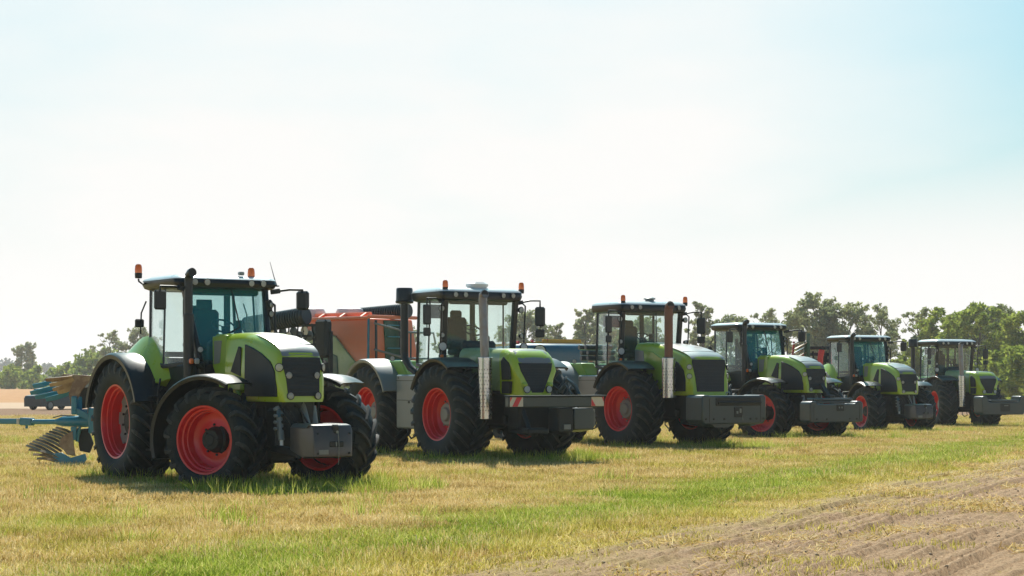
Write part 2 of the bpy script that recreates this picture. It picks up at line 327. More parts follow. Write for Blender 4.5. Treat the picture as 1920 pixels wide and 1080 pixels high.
def fast_mesh(name,verts,quads,mats,smooth=True):
    me=bpy.data.meshes.new(name); k=quads.shape[1]
    me.vertices.add(len(verts)); me.vertices.foreach_set('co',verts.astype(np.float32).ravel())
    me.loops.add(quads.size); me.loops.foreach_set('vertex_index',quads.astype(np.int32).ravel())
    me.polygons.add(len(quads)); me.polygons.foreach_set('loop_start',np.arange(0,quads.size,k,dtype=np.int32))
    try: me.polygons.foreach_set('loop_total',np.full(len(quads),k,dtype=np.int32))
    except Exception: pass
    for m in mats: me.materials.append(M[m] if isinstance(m,str) else m)
    me.update(calc_edges=True); me.validate()
    if smooth: me.shade_smooth()
    return me
def ridge_height(u,Y):
    a=u*.906; wob=(vnoise(Y*.08,u*.1,3)-.5)*.10+(vnoise(Y*1.6,u*1.6,4)-.5)*.035
    ph=(a+wob)/.26; fr=ph-np.floor(ph); idx=np.floor(ph).astype(np.int64)
    amp=.2+.9*vnoise(idx*1.37+.5,Y*.3,9)*(.25+.75*np.clip((vnoise(idx*2.3,Y*.10,15)-.3)*4,0,1))
    prof=np.clip(np.abs(fr-.5)/.15,0,1)**1.4+.35*fr           # broad rough tops cut by narrow grooves
    n1=vnoise(u*11,Y*9,5);n2=vnoise(u*24,Y*17,6); clod=(n1**2-.33)*.026+(n2-.5)*.022+(vnoise(u*3,Y*2.2,8)-.5)*.014
    edge=np.clip((u+9.3)/1.8,0,1)
    return (.080*prof*amp+clod+.02)*edge+.006
def tilled():
    us=np.concatenate([np.arange(-9.3,-.5,.036),np.arange(-.5,14,.15)]); ys=np.concatenate([np.arange(13.5,30,.055),np.arange(30,44,.11),np.arange(44,75,.4)])
    U,Y=np.meshgrid(us,ys); X=U+SL*Y; Z=ridge_height(U,Y)+np.vectorize(gz)(Y)-.0
    v=np.stack([X,Y,Z],-1).reshape(-1,3); n=len(us); i=np.arange(len(ys)-1)[:,None]*n+np.arange(n-1)[None,:]
    q=np.stack([i,i+1,i+n+1,i+n],-1).reshape(-1,4)
    me=fast_mesh('tilled_soil',v,q,[soil_material()]); o=put('tilled_soil',me); struct(o)
tilled()
# ------------------------------------------------------------------ wheels
WC={}
def wheel_meshes(kind,Ro,w,rr,side):
    key=(kind,Ro,w,rr,side)
    if key in WC: return WC[key]
    Rc=Ro-.06; d=Rc-rr
    half=[(-.40*w,rr-.01),(-.455*w,rr+.03),(-.495*w,rr+.30*d),(-.505*w,rr+.55*d),(-.485*w,rr+.78*d),(-.44*w,Rc-.05),(-.36*w,Rc-.018),(-.18*w,Rc-.004)]
    prof=half+[(0,Rc)]+[(-a,r) for a,r in half[::-1]]
    t=MB().lathe(prof,n=56)
    def rc(x):
        ax=abs(x)
        for (a0,r0),(a1,r1) in zip(prof[:9][::-1],prof[:9][::-1][1:]):
            if -a0<=ax<=-a1: return r0+(r1-r0)*(ax+a0)/(a0-a1) if a0!=a1 else r0
        return prof[3][1]
    nl=int(round(2*PI*Ro/.285)); sweep=.52*w*.95/Ro
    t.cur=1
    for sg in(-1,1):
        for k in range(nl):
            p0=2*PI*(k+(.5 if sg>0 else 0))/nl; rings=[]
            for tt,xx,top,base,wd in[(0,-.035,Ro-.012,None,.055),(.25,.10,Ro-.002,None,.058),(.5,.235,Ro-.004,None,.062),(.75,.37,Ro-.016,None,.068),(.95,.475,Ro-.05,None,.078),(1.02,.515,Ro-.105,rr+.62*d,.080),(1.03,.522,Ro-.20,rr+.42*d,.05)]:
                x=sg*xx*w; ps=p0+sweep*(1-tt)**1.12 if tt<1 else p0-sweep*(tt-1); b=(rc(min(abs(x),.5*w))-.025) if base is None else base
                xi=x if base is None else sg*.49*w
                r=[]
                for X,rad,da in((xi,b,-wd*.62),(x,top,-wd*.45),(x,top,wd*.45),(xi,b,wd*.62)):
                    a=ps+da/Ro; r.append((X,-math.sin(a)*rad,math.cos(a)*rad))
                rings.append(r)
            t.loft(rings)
    rim=MB(); hub=MB(); extra=None
    if kind=='front':
        rim.lathe([(-.43*w,rr+.03),(-.45*w,rr+.02),(-.445*w,rr-.008),(-.40*w,rr-.02),(-.33*w,rr-.028),(-.315*w,rr-.055),(-.20*w,rr-.062),(-.19*w,rr-.082),(.02*w,rr-.085),(.05*w,rr-.11),(.06*w,.30),(.04*w,.26),(.04*w,.02)],n=48)
        rim.lathe([(.43*w,rr+.03),(.43*w,rr-.03),(.06*w,rr-.07)],n=40)
        hub.cyl((.05*w,0,0),(-.20*w,0,0),.21,.165,20,.012); hub.cyl((-.20*w,0,0),(-.235*w,0,0),.10,.09,14,.01)
        for k in range(8):
            a=2*PI*k/8; hub.cyl((.03*w,math.sin(a)*.235,math.cos(a)*.235),(-.0*w,math.sin(a)*.235,math.cos(a)*.235),.02,n=6)
        for k in range(3):
            a=2*PI*k/3+.5; hub.cyl((-.19*w,math.sin(a)*.12,math.cos(a)*.12),(-.225*w,math.sin(a)*.12,math.cos(a)*.12),.016,n=6)
    elif kind=='rear':
        rim.lathe([(-.43*w,rr+.03),(-.45*w,rr+.02),(-.445*w,rr-.008),(-.40*w,rr-.02),(-.34*w,rr-.028),(-.325*w,rr-.05),(-.25*w,rr-.055),(-.24*w,rr-.075),(-.05*w,rr-.08),(-.03*w,rr-.10),(-.03*w,.40)],n=52)
        rim.lathe([(.43*w,rr+.03),(.43*w,rr-.03),(0,rr-.07)],n=40)
        extra=MB(); pts=[]
        for k in range(96):
            a=2*PI*k/96; q=(math.cos(8*a)); r=rr-.10-(.075 if q<-.35 else .0)
            pts.append((math.sin(a)*r,math.cos(a)*r))
        extra.prism(pts,'x',-.02*w,-.075*w)
        hub.cyl((-.02*w,0,0),(-.11*w,0,0),.245,.23,28,.012); hub.cyl((-.11*w,0,0),(-.16*w,0,0),.13,.12,20,.012)
        for k in range(10):
            a=2*PI*k/10; hub.cyl((-.06*w,math.sin(a)*.29,math.cos(a)*.29),(-.115*w,math.sin(a)*.29,math.cos(a)*.29),.02,n=6)
    else:   # big four-wheel-drive tractor rim: deep red dish, grey planetary hub
        rim.lathe([(-.42*w,rr+.03),(-.44*w,rr+.02),(-.435*w,rr-.008),(-.38*w,rr-.02),(-.34*w,rr-.028),(-.325*w,rr-.05),(-.20*w,rr-.06),(-.19*w,rr-.08),(-.06*w,rr-.10),(.05*w,.34),(.05*w,.02)],n=48)
        rim.lathe([(.42*w,rr+.03),(.42*w,rr-.03),(.05*w,rr-.07)],n=40)
        hub.cyl((.05*w,0,0),(-.12*w,0,0),.27,.235,24,.015); hub.cyl((-.12*w,0,0),(-.18*w,0,0),.15,.13,18,.012)
        for k in range(10):
            a=2*PI*k/10; hub.cyl((0,math.sin(a)*.30,math.cos(a)*.30),(-.035*w,math.sin(a)*.30,math.cos(a)*.30),.02,n=6)
    def fin(b,nm,mt):
        if side>0: b.v=[(-x,y,z) for x,y,z in b.v]; b.f=[f[::-1] for f in b.f]
        return b.mesh(nm,mt if isinstance(mt,list) else [mt])
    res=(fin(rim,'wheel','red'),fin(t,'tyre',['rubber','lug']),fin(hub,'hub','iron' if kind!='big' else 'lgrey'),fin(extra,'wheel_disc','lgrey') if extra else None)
    WC[key]=res; return res
def wheel(root,kind,x,y,Ro,w,rr,side,steer=0,spin=0.):
    a,b,c,d=wheel_meshes(kind,Ro,w,rr,side)
    o=put('wheel',a,root,(x,y,Ro-.035)); o.rotation_euler=(spin,0,steer)
    put('tyre',b,o); put('hub',c,o)
    if d: put('wheel_disc',d,o)
    return o
# ------------------------------------------------------------------ shared tractor fittings
def lamp(parent,p,dirv,r=.06,name='headlight',housing='black'):
    """round lamp: dark bezel and bowl, bright reflector, glass"""
    d=Vector(dirv).normalized(); q=d.to_track_quat('X','Z').to_matrix().to_4x4(); q.translation=Vector(p)
    b=MB(); b.xf=q
    b.lathe([(-.07,r*.3),(-.05,r*.9),(0,r*1.16),(.022,r*1.16),(.024,r*1.0),(.0,r*.98)],n=20); b.cur=1
    b.lathe([(0.0,r*.98),(-.015,r*.7),(-.03,.004)],n=18); b.cyl((-.03,0,0),(.002,0,0),r*.28,r*.2,10)
    b.cur=2; b.lathe([(.016,r*1.0),(.024,r*.6),(.027,.002)],n=18)
    return b.build(name,[housing,'chrome','lens'],parent)
def beacon(parent,p,arm=None):
    b=MB(); x,y,z=p
    b.cyl((x,y,z-.09),(x,y,z),.058,.062,14,.008); b.cur=1; b.lathe([(z,.06),(z+.05,.062),(z+.12,.055),(z+.145,.035),(z+.15,.003)],(x,y,0),'z',16); b.cur=0
    if arm: b.tube(arm+[(x,y,z-.1)],.016,6)
    return b.build('beacon',['black','amber'],parent)
def mirror(parent,p0,p1,c,size,rotz,lower=None):
    """folding arm from the cab post to the mirror head"""
    a=MB(); a.tube([p0,p1,(c[0],c[1],p1[2]),(c[0],c[1],c[2]+size[2]/2-.02)],.02,8)
    a.bar(p0,((p0[0]*.5+p1[0]*.5),(p0[1]+p1[1])/2,(p0[2]+p1[2])/2),.05,.08)
    if lower: a.tube([(c[0],c[1],c[2]+size[2]/2-.03),(c[0],c[1],lower[2])],.014,6)
    arm=a.build('mirror_arm','black',parent)
    m=MB(); q=Matrix.Rotation(rotz,3,'Z')
    m.box(c,size,.035,q)
    h=m.build('mirror_head','dark',arm)
    if lower: MB().box(lower,(size[0]*.92,size[1]*.9,size[2]*.42),.025,q).build('wide_angle_mirror','dark',arm)
    return arm
def seat_and_wheel(root,y,z):
    b=MB(); b.box((0,y+.75,z+.42),(.52,.5,.14),.05); b.box((0,y+1.02,z+.82),(.50,.14,.72),.06); b.box((0,y+1.04,z+1.24),(.28,.1,.18),.04); b.box((0,y+.75,z+.18),(.3,.34,.34),.03)
    b.box((-.34,y+.75,z+.62),(.1,.42,.07),.03); b.box((.34,y+.75,z+.62),(.1,.42,.07),.03); b.build('seat','seat',root)
    b=MB(); pts=[]
    for k in range(25):
        a=2*PI*k/24; pts.append((math.cos(a)*.2,y+.30+math.sin(a)*.15,z+.88+math.sin(a)*.11))
    b.tube(pts,.018,6,False)
    for k in range(3):
        a=2*PI*k/3+.5; b.bar((0,y+.30,z+.87),(math.cos(a)*.2,y+.30+math.sin(a)*.15,z+.88+math.sin(a)*.11),.03,.015)
    b.tube([(0,y+.3,z+.87),(0,y+.16,z+.5),(0,y+.1,z)],[.04,.05,.09],8); b.build('steering_wheel','inner',root)
    b=MB(); b.box((0,y+.05,z+.34),(.8,.22,.62),.06); b.box((.36,y+.34,z+.62),(.1,.2,.3),.03); b.build('dashboard','inner',root)
    b=MB(); b.box((.43,y+.62,z+.85),(.05,.22,.28),.02); b.tube([(.42,y+.7,z+.2),(.43,y+.66,z+.75)],.02,6); b.build('monitor','inner',root)
def lin(a,b,t): return tuple(a[i]+(b[i]-a[i])*t for i in range(3))
def cab(root,A0,A1,B0,B1,C0,C1,glass_f,glass_s,zfloor,pw=.09,inner_tint='inner'):
    """A/B/C posts given for the +x side as bottom and top points; mirrored. Frame with panes set into it"""
    mx=lambda p,s:(p[0]*s,p[1],p[2])
    f=MB()
    for s in(-1,1):
        for p,q,wd,dp in((A0,A1,pw,.11),(B0,B1,.035,.04),(C0,C1,pw*.5,.07)): 
            f.bar(mx(p,s),mx(q,s),wd,dp,.02,up=(0,1,0))
        f.bar(mx(A0,s),mx(B0,s),.08,.07); f.bar(mx(B0,s),mx(C0,s),.08,.07)
        f.bar(mx(A1,s),mx(C1,s),.09,.09)
        f.bar((A0[0]*s*.93,A0[1]+.02,zfloor+.05),mx(A0,s),.1,.12,.02,up=(0,1,0))
    f.bar(mx(A1,-1),A1,.10,.10); f.bar(mx(C1,-1),C1,.10,.12); f.bar(mx(C0,-1),C0,.09,.09); 
    f.box((0,(A0[1]+C0[1])/2+.05,zfloor-.03),(A0[0]*1.75,C0[1]-A0[1]-.1,.08),.02)
    f.box((0,A0[1]+.03,(A0[2]+zfloor)/2-.02),(A0[0]*1.8,.06,A0[2]-zfloor-.02),.02)
    f.box((0,C0[1]-.02,(C0[2]+zfloor)/2-.03),(C0[0]*1.8,.07,max(.1,C0[2]-zfloor-.06)),.02)
    fr=f.build('cab_frame','dark',root)
    th=.008
    def pane(name,ps,m):
        ps=[Vector(p) for p in ps]; n=(ps[1]-ps[0]).cross(ps[3]-ps[0]).normalized()*th
        b=MB(); b.loft([[p-n for p in ps],[p+n for p in ps]]); return b.build(name,m,fr)
    ins=.03
    pane('windscreen',[(-A0[0]+ins,A0[1],A0[2]+.03),(A0[0]-ins,A0[1],A0[2]+.03),(A1[0]-ins,A1[1],A1[2]-.04),(-A1[0]+ins,A1[1],A1[2]-.04)],glass_f)
    pane('rear_window',[(-C0[0]+ins,C0[1],C0[2]+.03),(C0[0]-ins,C0[1],C0[2]+.03),(C1[0]-ins,C1[1],C1[2]-.05),(-C1[0]+ins,C1[1],C1[2]-.05)],'cglass')
    for s in(-1,1):
        pane('door_window',[mx((A0[0]+.005,A0[1]+.05,A0[2]+.03),s),mx((B0[0]+.005,B0[1]-.04,B0[2]+.03),s),mx((B1[0]+.005,B1[1]-.04,B1[2]-.04),s),mx((A1[0]+.005,A1[1]+.05,A1[2]-.04),s)],glass_s)
        pane('rear_side_window',[mx((B0[0]+.005,B0[1]+.04,B0[2]+.03),s),mx((C0[0]+.005,C0[1]-.06,C0[2]+.03),s),mx((C1[0]+.005,C1[1]-.06,C1[2]-.05),s),mx((B1[0]+.005,B1[1]+.04,B1[2]-.04),s)],glass_s)
    b=MB(); b.tube([(.1,A1[1]-.035,A1[2]-.03),(.16,A0[1]*.55+A1[1]*.45-.04,A0[2]*.55+A1[2]*.45),(-.05,A0[1]*.62+A1[1]*.38-.04,A0[2]*.62+A1[2]*.38)],.012,5); b.build('wiper','black',fr)
    return fr
def roof_shell(root,x,y0,y1,zb,zt,topmat,front_drop=.0,lights=(),overhang=0):
    """rounded shell: dark fascia under a lighter cap; lamps recessed in the front"""
    def ring(hx,ya,yb,z,c=.16,n=4):
        pts=[]
        for cx,cy,a0 in((hx-c,ya+c,-90),(hx-c,yb-c,0),(-hx+c,yb-c,90),(-hx+c,ya+c,180)):
            for k in range(n+1):
                a=R(a0+90*k/n); pts.append((cx+c*math.cos(a),cy+c*math.sin(a),z))
        return pts
    m=(zt-zb)
    b=MB(); b.loft([ring(x-.10,y0+.12,y1-.08,zb-.03),ring(x-.03,y0+.015,y1-.02,zb),ring(x,y0,y1,zb+m*.30),ring(x-.005,y0+.03,y1-.02,zb+m*.62)])
    fa=b.build('roof','dark',root)
    b=MB(); b.loft([ring(x+.006,y0+.02,y1-.015,zb+m*.60),ring(x-.01,y0+.045,y1-.03,zb+m*.72),ring(x-.09,y0+.16,y1-.12,zb+m*.92,.2),ring(x-.35,y0+.45,y1-.4,zt,.2)])
    b.build('roof_cap',topmat,fa)
    for lx in lights: lamp(fa,(lx,y0-.004+.0*abs(lx),zb+m*.34),(lx*.12,-1,-.05),.052,'work_light')
    return fa
# ------------------------------------------------------------------ bonnet with side grilles and lamp arms (first, third, fourth and fifth tractor)
def bonnet_a(root,yn,yr,hw,zt,lights,zb=1.39,flare=.05,sunken=True,sidepolys=None,low=True):
    """yn nose, yr rear, zt(t) crown height for t from 0 (nose) to 1 (rear)"""
    L=yr-yn
    def H(y): return hw+flare*(y-yn)
    rings=[]; st=[0,.012,.04,.09,.16,.25,.36,.5,.65,.8,.92,1]
    for t in st:
        y=yn+L*t; z=zt(t); h=H(y); k=max(0,1-t/.05); hh=h-.07*k*k
        zs=z-.13-.02*(1-t); lean=(.10*(1-min(1,t/.12)))      # nose leans back a little towards the top
        def yy(zz): return y+lean*((zz-zb)/(z-zb))*(1 if t<.5 else 0)
        pr=[(hh*.94,zb),(hh,zb+.06),(hh+.012,(zb+zs)/2),(hh-.01,zs),(hh-.045,zs+.07),(hh-.13,z-.015),(hh*.5,z),(0,z+.006)]
        full=[(-a,b) for a,b in pr]+[(a,b) for a,b in pr[::-1][1:]]
        rings.append([(a,yy(b),b) for a,b in full])
    b=MB(); b.loft(rings); bon=b.build('bonnet','green',root,smooth=40)
    def yfront(z): return yn+.10*((z-zb)/(zt(0)-zb))
    # front grille: one dark mesh panel set proud of the nose, its lower end narrower
    z1=zt(0)-.02; z0=zb+.09; wt=hw*.87; wb=hw*.70
    g=MB(); poly=[(-wb,z0),(wb,z0),(wt*.86,z0+(z1-z0)*.45),(wt,z1-.10),(wt*.96,z1),(-wt*.96,z1),(-wt,z1-.10),(-wt*.86,z0+(z1-z0)*.45)]
    g.prism(poly,'y',lambda p:yfront(p[1])+.02,lambda p:yfront(p[1])-.012)
    gr=g.build('grille','mesh',bon,bev=.006)
    s=MB()
    for k in range(9):
        zz=z0+.05+(z1-z0-.1)*k/8; wd=(wb+(wt-wb)*min(1,(zz-z0)/(z1-z0)*1.2))*.93
        s.box((0,yfront(zz)-.014,zz),(2*wd,.010,.012),.003)
    s.build('grille_bars','mesh',gr)
    # silver panel over the crown
    rg=[]
    for t in[0.004,.04,.09,.16,.25,.36,.5,.66,.82]:
        y=yn+L*t+(.10 if t<.12 else 0)*(1-t/.12); z=zt(t); q=hw*.90-.02; q*=1 if t<.5 else 1-.25*(t-.5)/.32
        rg.append([(-q,y,z-.012),(-q*.5,y,z+.004),(0,y,z+.010),(q*.5,y,z+.004),(q,y,z-.012),(q*.5,y,z-.03),(0,y,z-.03),(-q*.5,y,z-.03)])
    MB().loft(rg).build('bonnet_panel','strip',bon,smooth=60)
    ysm=yn+L*.20; zz_=zt(.20); MB().loft([[(x,ysm+dy,zz_+.012-.02*(x/hw)**2+dz+.07*dy) for x in(-hw*.86,-hw*.4,0,hw*.4,hw*.86)]+[(x,ysm+dy,zz_-.02) for x in(hw*.86,-hw*.86)] for dy,dz in((-.006,0),(.006,0))]).build('panel_gap','black',bon)
    for sd in(-1,1):
        for poly in sidepolys:
            g=MB(); f0=lambda p,sd=sd:sd*(H(p[0])-.01); f1=lambda p,sd=sd:sd*(H(p[0])+.022)
            g.prism(poly,'x',f0,f1); go=g.build('side_grille','mesh',bon,bev=.008)
    for lx,lz,out in lights:
        for sd in(-1,1):
            if out: lamp(bon,(sd*(H(yn+.1)-.015),yn+.10+.05*0,lz),(sd*.75,-1,0),.058)
            else: lamp(bon,(sd*lx,yfront(lz)-.006,lz),(sd*.12,-1,0),.052)
    return bon
def weight_box(root,x,y0,y1,z0,z1,mat_='grey'):
    """smooth cast ballast block with chamfered sides, catch slot, pin and a hanging cord"""
    c=.12
    b=MB(); sec=[(y0,z0+.03),(y0-.0,z1-.10),(y0+.05,z1-.02),(y0+.16,z1),(y1,z1),(y1,z0+.12),(y0+.25,z0)]
    def ringx(xx,ins): return [(xx,yy+(ins if yy<y0+.1 else 0),zz-(ins*.25 if zz>z1-.2 else 0)) for yy,zz in sec]
    b.loft([ringx(-x-.05,.24),ringx(-x,.02),ringx(-x+.03,0),ringx(x-.03,0),ringx(x,.02),ringx(x+.05,.24)])
    w=b.build('front_weight',mat_,root,bev=.012)
    for xx in(-x+.06,x-.06):
        for zz in(z0+.08,z1-.14): MB().cyl((xx,y0+.01,zz),(xx,y0-.012,zz),.018,n=8,b=.003).build('bolt','iron',w)
    MB().box((-.17,y0-.004,z0+.10),(.16,.012,.07),.003).build('data_plate','lgrey',w)
    MB().box((.05,y0-.0,z0+(z1-z0)*.42),(.24,.03,.085),.01).build('catch_slot','black',w)
    b=MB(); b.box((.04,y0+.03,z1-.075),(.10,.10,.13),.02); b.build('hook_recess','black',w)
    b=MB(); b.box((.035,y0-.02,z0+(z1-z0)*.42),(.02,.02,.075),.004); b.cyl((.05,y0-.03,z1-.12),(.05,y0+.02,z1-.12),.022,n=10); b.tube([(.06,y0-.03,z1-.12),(.075,y0-.03,z0+.2),(.07,y0-.03,z0-.04),(.065,y0-.028,z0-.09)],.006,5); b.build('catch_cord','lgrey',w)
    return w
def front_linkage(root,y0,y1,hw=.33,zl=.62,ztop=1.35,rich=True):
    b=MB(); b.box((0,y1-.05,.98),(.74,.34,.62),.04); b.box((0,y1+.10,1.30),(.62,.3,.18),.03); b.build('linkage_frame','iron',root)
    for s in(-1,1):
        b=MB(); b.bar((s*hw,y1,zl+.06),(s*hw,y0,zl),.07,.13,.02); b.box((s*hw,y0,zl),(.09,.14,.18),.03); b.build('lift_arm','iron',root)
        b=MB(); b.cyl((s*.30,y1-.16,1.32),(s*.31,y1-.28,.80),.05,n=12); b.cur=1; b.cyl((s*.31,y1-.28,.82),(s*.32,y1-.31,.66),.028,n=10); b.build('lift_cylinder',['lgrey','chrome'],root)
    b=MB(); b.cyl((.10,y1-.18,1.36),(.10,y1-.38,1.0),.05,.05,12); b.cyl((.10,y1-.16,1.44),(.10,y1-.18,1.33),.07,.055,12,.02); b.build('top_link','lgrey',root)
    if rich:
        for i in range(2):
            for k in range(4):
                MB().cyl((-.40+i*.12,y1-.23,1.28-k*.10),(-.40+i*.12,y1-.30,1.28-k*.10),.028,.022,10,.006).build('coupling',['lgrey','iron'][i:i+1],root)
        for a,bx,s in((-.22,.02,.0),(-.05,.22,.04),(-.30,-.12,-.05)):
            MB().tube([(a,y1-.2,1.34),(a+.02,y1-.36,1.24+s),((a+bx)/2,y1-.42,1.05),(bx,y1-.36,.9),(bx,y1-.2,.8)],.017,7).build('hose','black',root)
        b=MB(); b.box((-.30,y1-.23,1.22),(.13,.03,.13),.008); b.build('socket_plate','blue',root)
def chassis(root,yf,yr,zt=1.35,hw=.34):
    b=MB(); b.box((0,(yf+.9)/2+.1,.98),(hw*2,1.9-.0,.72),.05); b.box((0,1.8,.95),(hw*2.1,1.6,.66),.06); b.box((0,yr-.2,1.05),(hw*2.2,1.3,.8),.07); b.box((0,.2,.55),(.5,1.1,.25),.05)
    b.build('chassis','iron',root)
def axle(root,y,hx,z,name='front_axle',r=.16):
    b=MB(); b.cyl((-hx,y,z),(hx,y,z),r*.72,n=14); b.lathe([(-.35,r*.7),(-.2,r*1.5),(.2,r*1.5),(.35,r*.7)],(0,y,z),'x',16)
    for s in(-1,1): b.cyl((s*hx*.72,y,z),(s*hx,y,z),r*1.3,r*1.45,16,.02); b.cyl((s*hx*.80,y,z-.22),(s*hx*.80,y,z+.22),.09,n=12,b=.02)
    b.build(name,'iron',root)
# ------------------------------------------------------------------ tractor with long bonnet and dark side grilles
def tractor_a(label,loc,rz,steer,weight,rims='red',detail=True,teal='tglass'):
    T=thing('tractor',label,'tractor',loc,rz,'green tractors parked in a row'); L=3.2
    chassis(T,0,L); axle(T,0,.95,.80); axle(T,L,.9,1.0,'rear_axle',.2)
    for s in(-1,1):
        wheel(T,'front',s*1.0,0,.835,.62,.515,s,steer,.2+.3*s); wheel(T,'rear',s*1.0,L,1.06,.74,.605,s,0,.1)
    zt=lambda t: 2.10+.02*min(1,t/.012)+.40*(1-(1-t)**2.6)-.04*t
    sp=[[(.08,1.47),(.06,2.29),(-.16,2.235),(-.45,2.14),(-.72,2.01),(-.86,1.86),(-.925,1.62),(-.925,1.47)],[(.20,1.78),(.20,2.24),(.27,2.26),(.53,1.86)]]
    bon=bonnet_a(T,-1.06,.72,.385,zt,[(0,1.92,True),(.24,1.80,False),(.235,1.485,False)],sidepolys=sp)
    # rear of bonnet: green cheek and pale service panel beside the cab
    for s in(-1,1):
        b=MB(); b.prism([(.70,1.60),(.70,2.44),(.84,2.46),(1.22,2.43),(1.20,1.95),(.95,1.60)],'x',s*.40,s*.475); ck=b.build('bonnet_cheek','green2',T,bev=.012)
        b=MB(); b.prism([(.93,2.0),(.86,2.36),(1.14,2.36),(1.15,1.98)],'x',s*.47,s*.484); b.build('service_panel','lgrey',ck,bev=.006)
        b=MB(); b.bar((s*.42,.55,1.80),(s*.5,.15,1.42),.05,.10); b.box((s*.46,.3,1.62),(.10,.4,.14),.03); b.build('engine_bracket','green2',T)
    b=MB(); b.box((0,.95,2.42),(.86,.55,.10),.03); b.build('bonnet_tail','green',T)
    b=MB(); b.box((0,-.1,1.25),(.62,1.5,.42),.04); b.box((-.36,.15,1.15),(.14,.5,.3),.04); b.cyl((.35,.2,1.0),(.35,.2,1.4),.12,n=14); b.build('engine','iron',T)
    # cab
    fr=cab(T,(.62,1.36,2.02),(.74,1.76,3.30),(.86,2.28,1.95),(.80,2.34,3.30),(.80,2.96,2.16),(.76,3.02,3.28),teal,'sglass',1.55)
    b=MB(); 
    for s in(-1,1): b.prism([(1.36,1.50),(1.34,2.0),(2.3,1.95),(2.9,2.2),(2.9,1.7),(2.2,1.5)],'x',s*.70,s*.80)
    b.build('cab_lower_panels','dark',T,bev=.02)
    seat_and_wheel(T,1.5,1.74)
    b=MB(); b.box((0,2.98,2.55),(.10,.06,.9),.01); b.box((.62,2.96,2.7),(.12,.05,1.05),.02); b.box((0,1.86,3.2),(1.3,.14,.14),.03); b.build('cab_lining','inner',T)
    b=MB(); b.box((-.35,1.80,2.98),(.28,.03,.15),.03); b.build('interior_mirror','inner',T)
    lights=(-.62,-.40,.40,.62)
    rf=roof_shell(T,.93,1.58,3.12,3.26,3.47,'roof',lights=lights)
    if detail:
        beacon(T,(-1.06,2.85,3.52),[(-.86,2.9,3.36),(-.98,2.88,3.34),(-1.05,2.86,3.38)]); beacon(T,(.52,1.82,3.46))
        b=MB(); b.box((.30,1.75,3.50),(.09,.09,.06),.015); b.build('receiver','lgrey',rf)
        b=MB(); b.tube([(.96,1.75,3.32),(.93,1.78,3.45),(.88,1.84,3.72)],[.012,.008,.004],5); b.box((.96,1.75,3.31),(.07,.07,.02),.005); b.build('antenna','black',T)
    # exhaust stack at the right-hand front post
    b=MB(); b.cyl((-.80,1.42,1.72),(-.80,1.42,2.80),.088,n=20,b=.012); b.cyl((-.80,1.42,2.78),(-.80,1.42,3.36),.067,n=18); b.tube([(-.80,1.42,3.34),(-.80,1.40,3.42),(-.80,1.33,3.46),(-.80,1.27,3.47)],[.067,.07,.072,.072],18); b.box((-.80,1.47,2.3),(.12,.12,.05),.01)
    ex=b.build('exhaust','dark',T); MB().cyl((-.80,1.27,3.47),(-.80,1.262,3.47),.062,n=16).build('exhaust_mouth','black',ex)
    mirror(T,(-.80,1.66,3.22),(-1.02,1.50,3.24),(-1.26,1.50,3.02),(.23,.07,.32),R(12)); mirror(T,(.80,1.66,3.20),(1.05,1.45,3.24),(1.28,1.42,3.06),(.23,.10,.32),R(-55))
    for s in(-1,1):
        b=MB(); b.tube([(s*.74,1.72,3.10),(s*.80,1.50,2.98),(s*.80,1.48,2.2),(s*.66,1.40,2.02)],.018,6); b.build('post_rail','black',T)
        pod=MB().box((s*.74,1.62,2.90),(.12,.12,.34),.03).build('lamp_pod','black',T)
        lamp(pod,(s*.75,1.555,2.98),(s*.3,-1,0),.045,'work_light'); lamp(pod,(s*.75,1.555,2.83),(s*.3,-1,0),.05,'work_light')
        b=MB(); b.box((s*.80,1.22,2.02),(.20,.09,.10),.03); b.tube([(s*.60,1.3,1.9),(s*.78,1.24,2.0)],.03,6); b.cur=1; b.box((s*.86,1.18,2.03),(.08,.05,.09),.02); b.cur=2; b.box((s*.765,1.18,2.03),(.09,.05,.09),.02); b.build('turn_signal',['black','amber','lens'],T)
        lamp(T,(s*.66,1.28,2.22),(s*.2,-1,0),.045,'side_light')
        # rear fender: black outer skirt, green crown rising to the cab
        b=MB(); b.arc([(s*1.42,1.06),(s*1.43,1.13),(s*1.38,1.165),(s*.98,1.17),(s*.98,1.13),(s*1.36,1.12),(s*1.40,1.06)],(L,1.02),-78,72,26); fd=b.build('rear_fender','dark',T,smooth=40)
        b=MB(); rings=[]
        for i in range(21):
            a=-62+118*i/20; ca=R(a); k=math.exp(-((a-12)/46)**2); ro=1.172; ri=1.19+.27*k
            rings.append([(X*s,L-math.sin(ca)*rad,1.02+math.cos(ca)*rad) for X,rad in((1.02,ro),(1.0,ro+.02),(.90,ro+(ri-ro)*.5+.02),(.80,ri),(.76,ri-.06),(.76,1.06),(.80,1.06),(.98,1.12))])
        b.loft(rings); b.build('fender_crown','green',fd,smooth=50)
        # front fender turns with the wheel
        b=MB(); b.arc([(-.36,.93),(-.375,.985),(-.33,1.015),(.0,1.03),(.27,1.015),(.31,.985),(.30,.95),(.27,.99),(.0,1.005),(-.33,.99)],(0,0),-108,30,22)
        ff=b.build('front_fender','dark',T,(s*1.0,0,.80),steer,smooth=45)
        b=MB(); b.bar((-s*.28,.0,.0),(-s*.28,.0,1.0),.05,.05); b.build('fender_stay','black',ff)
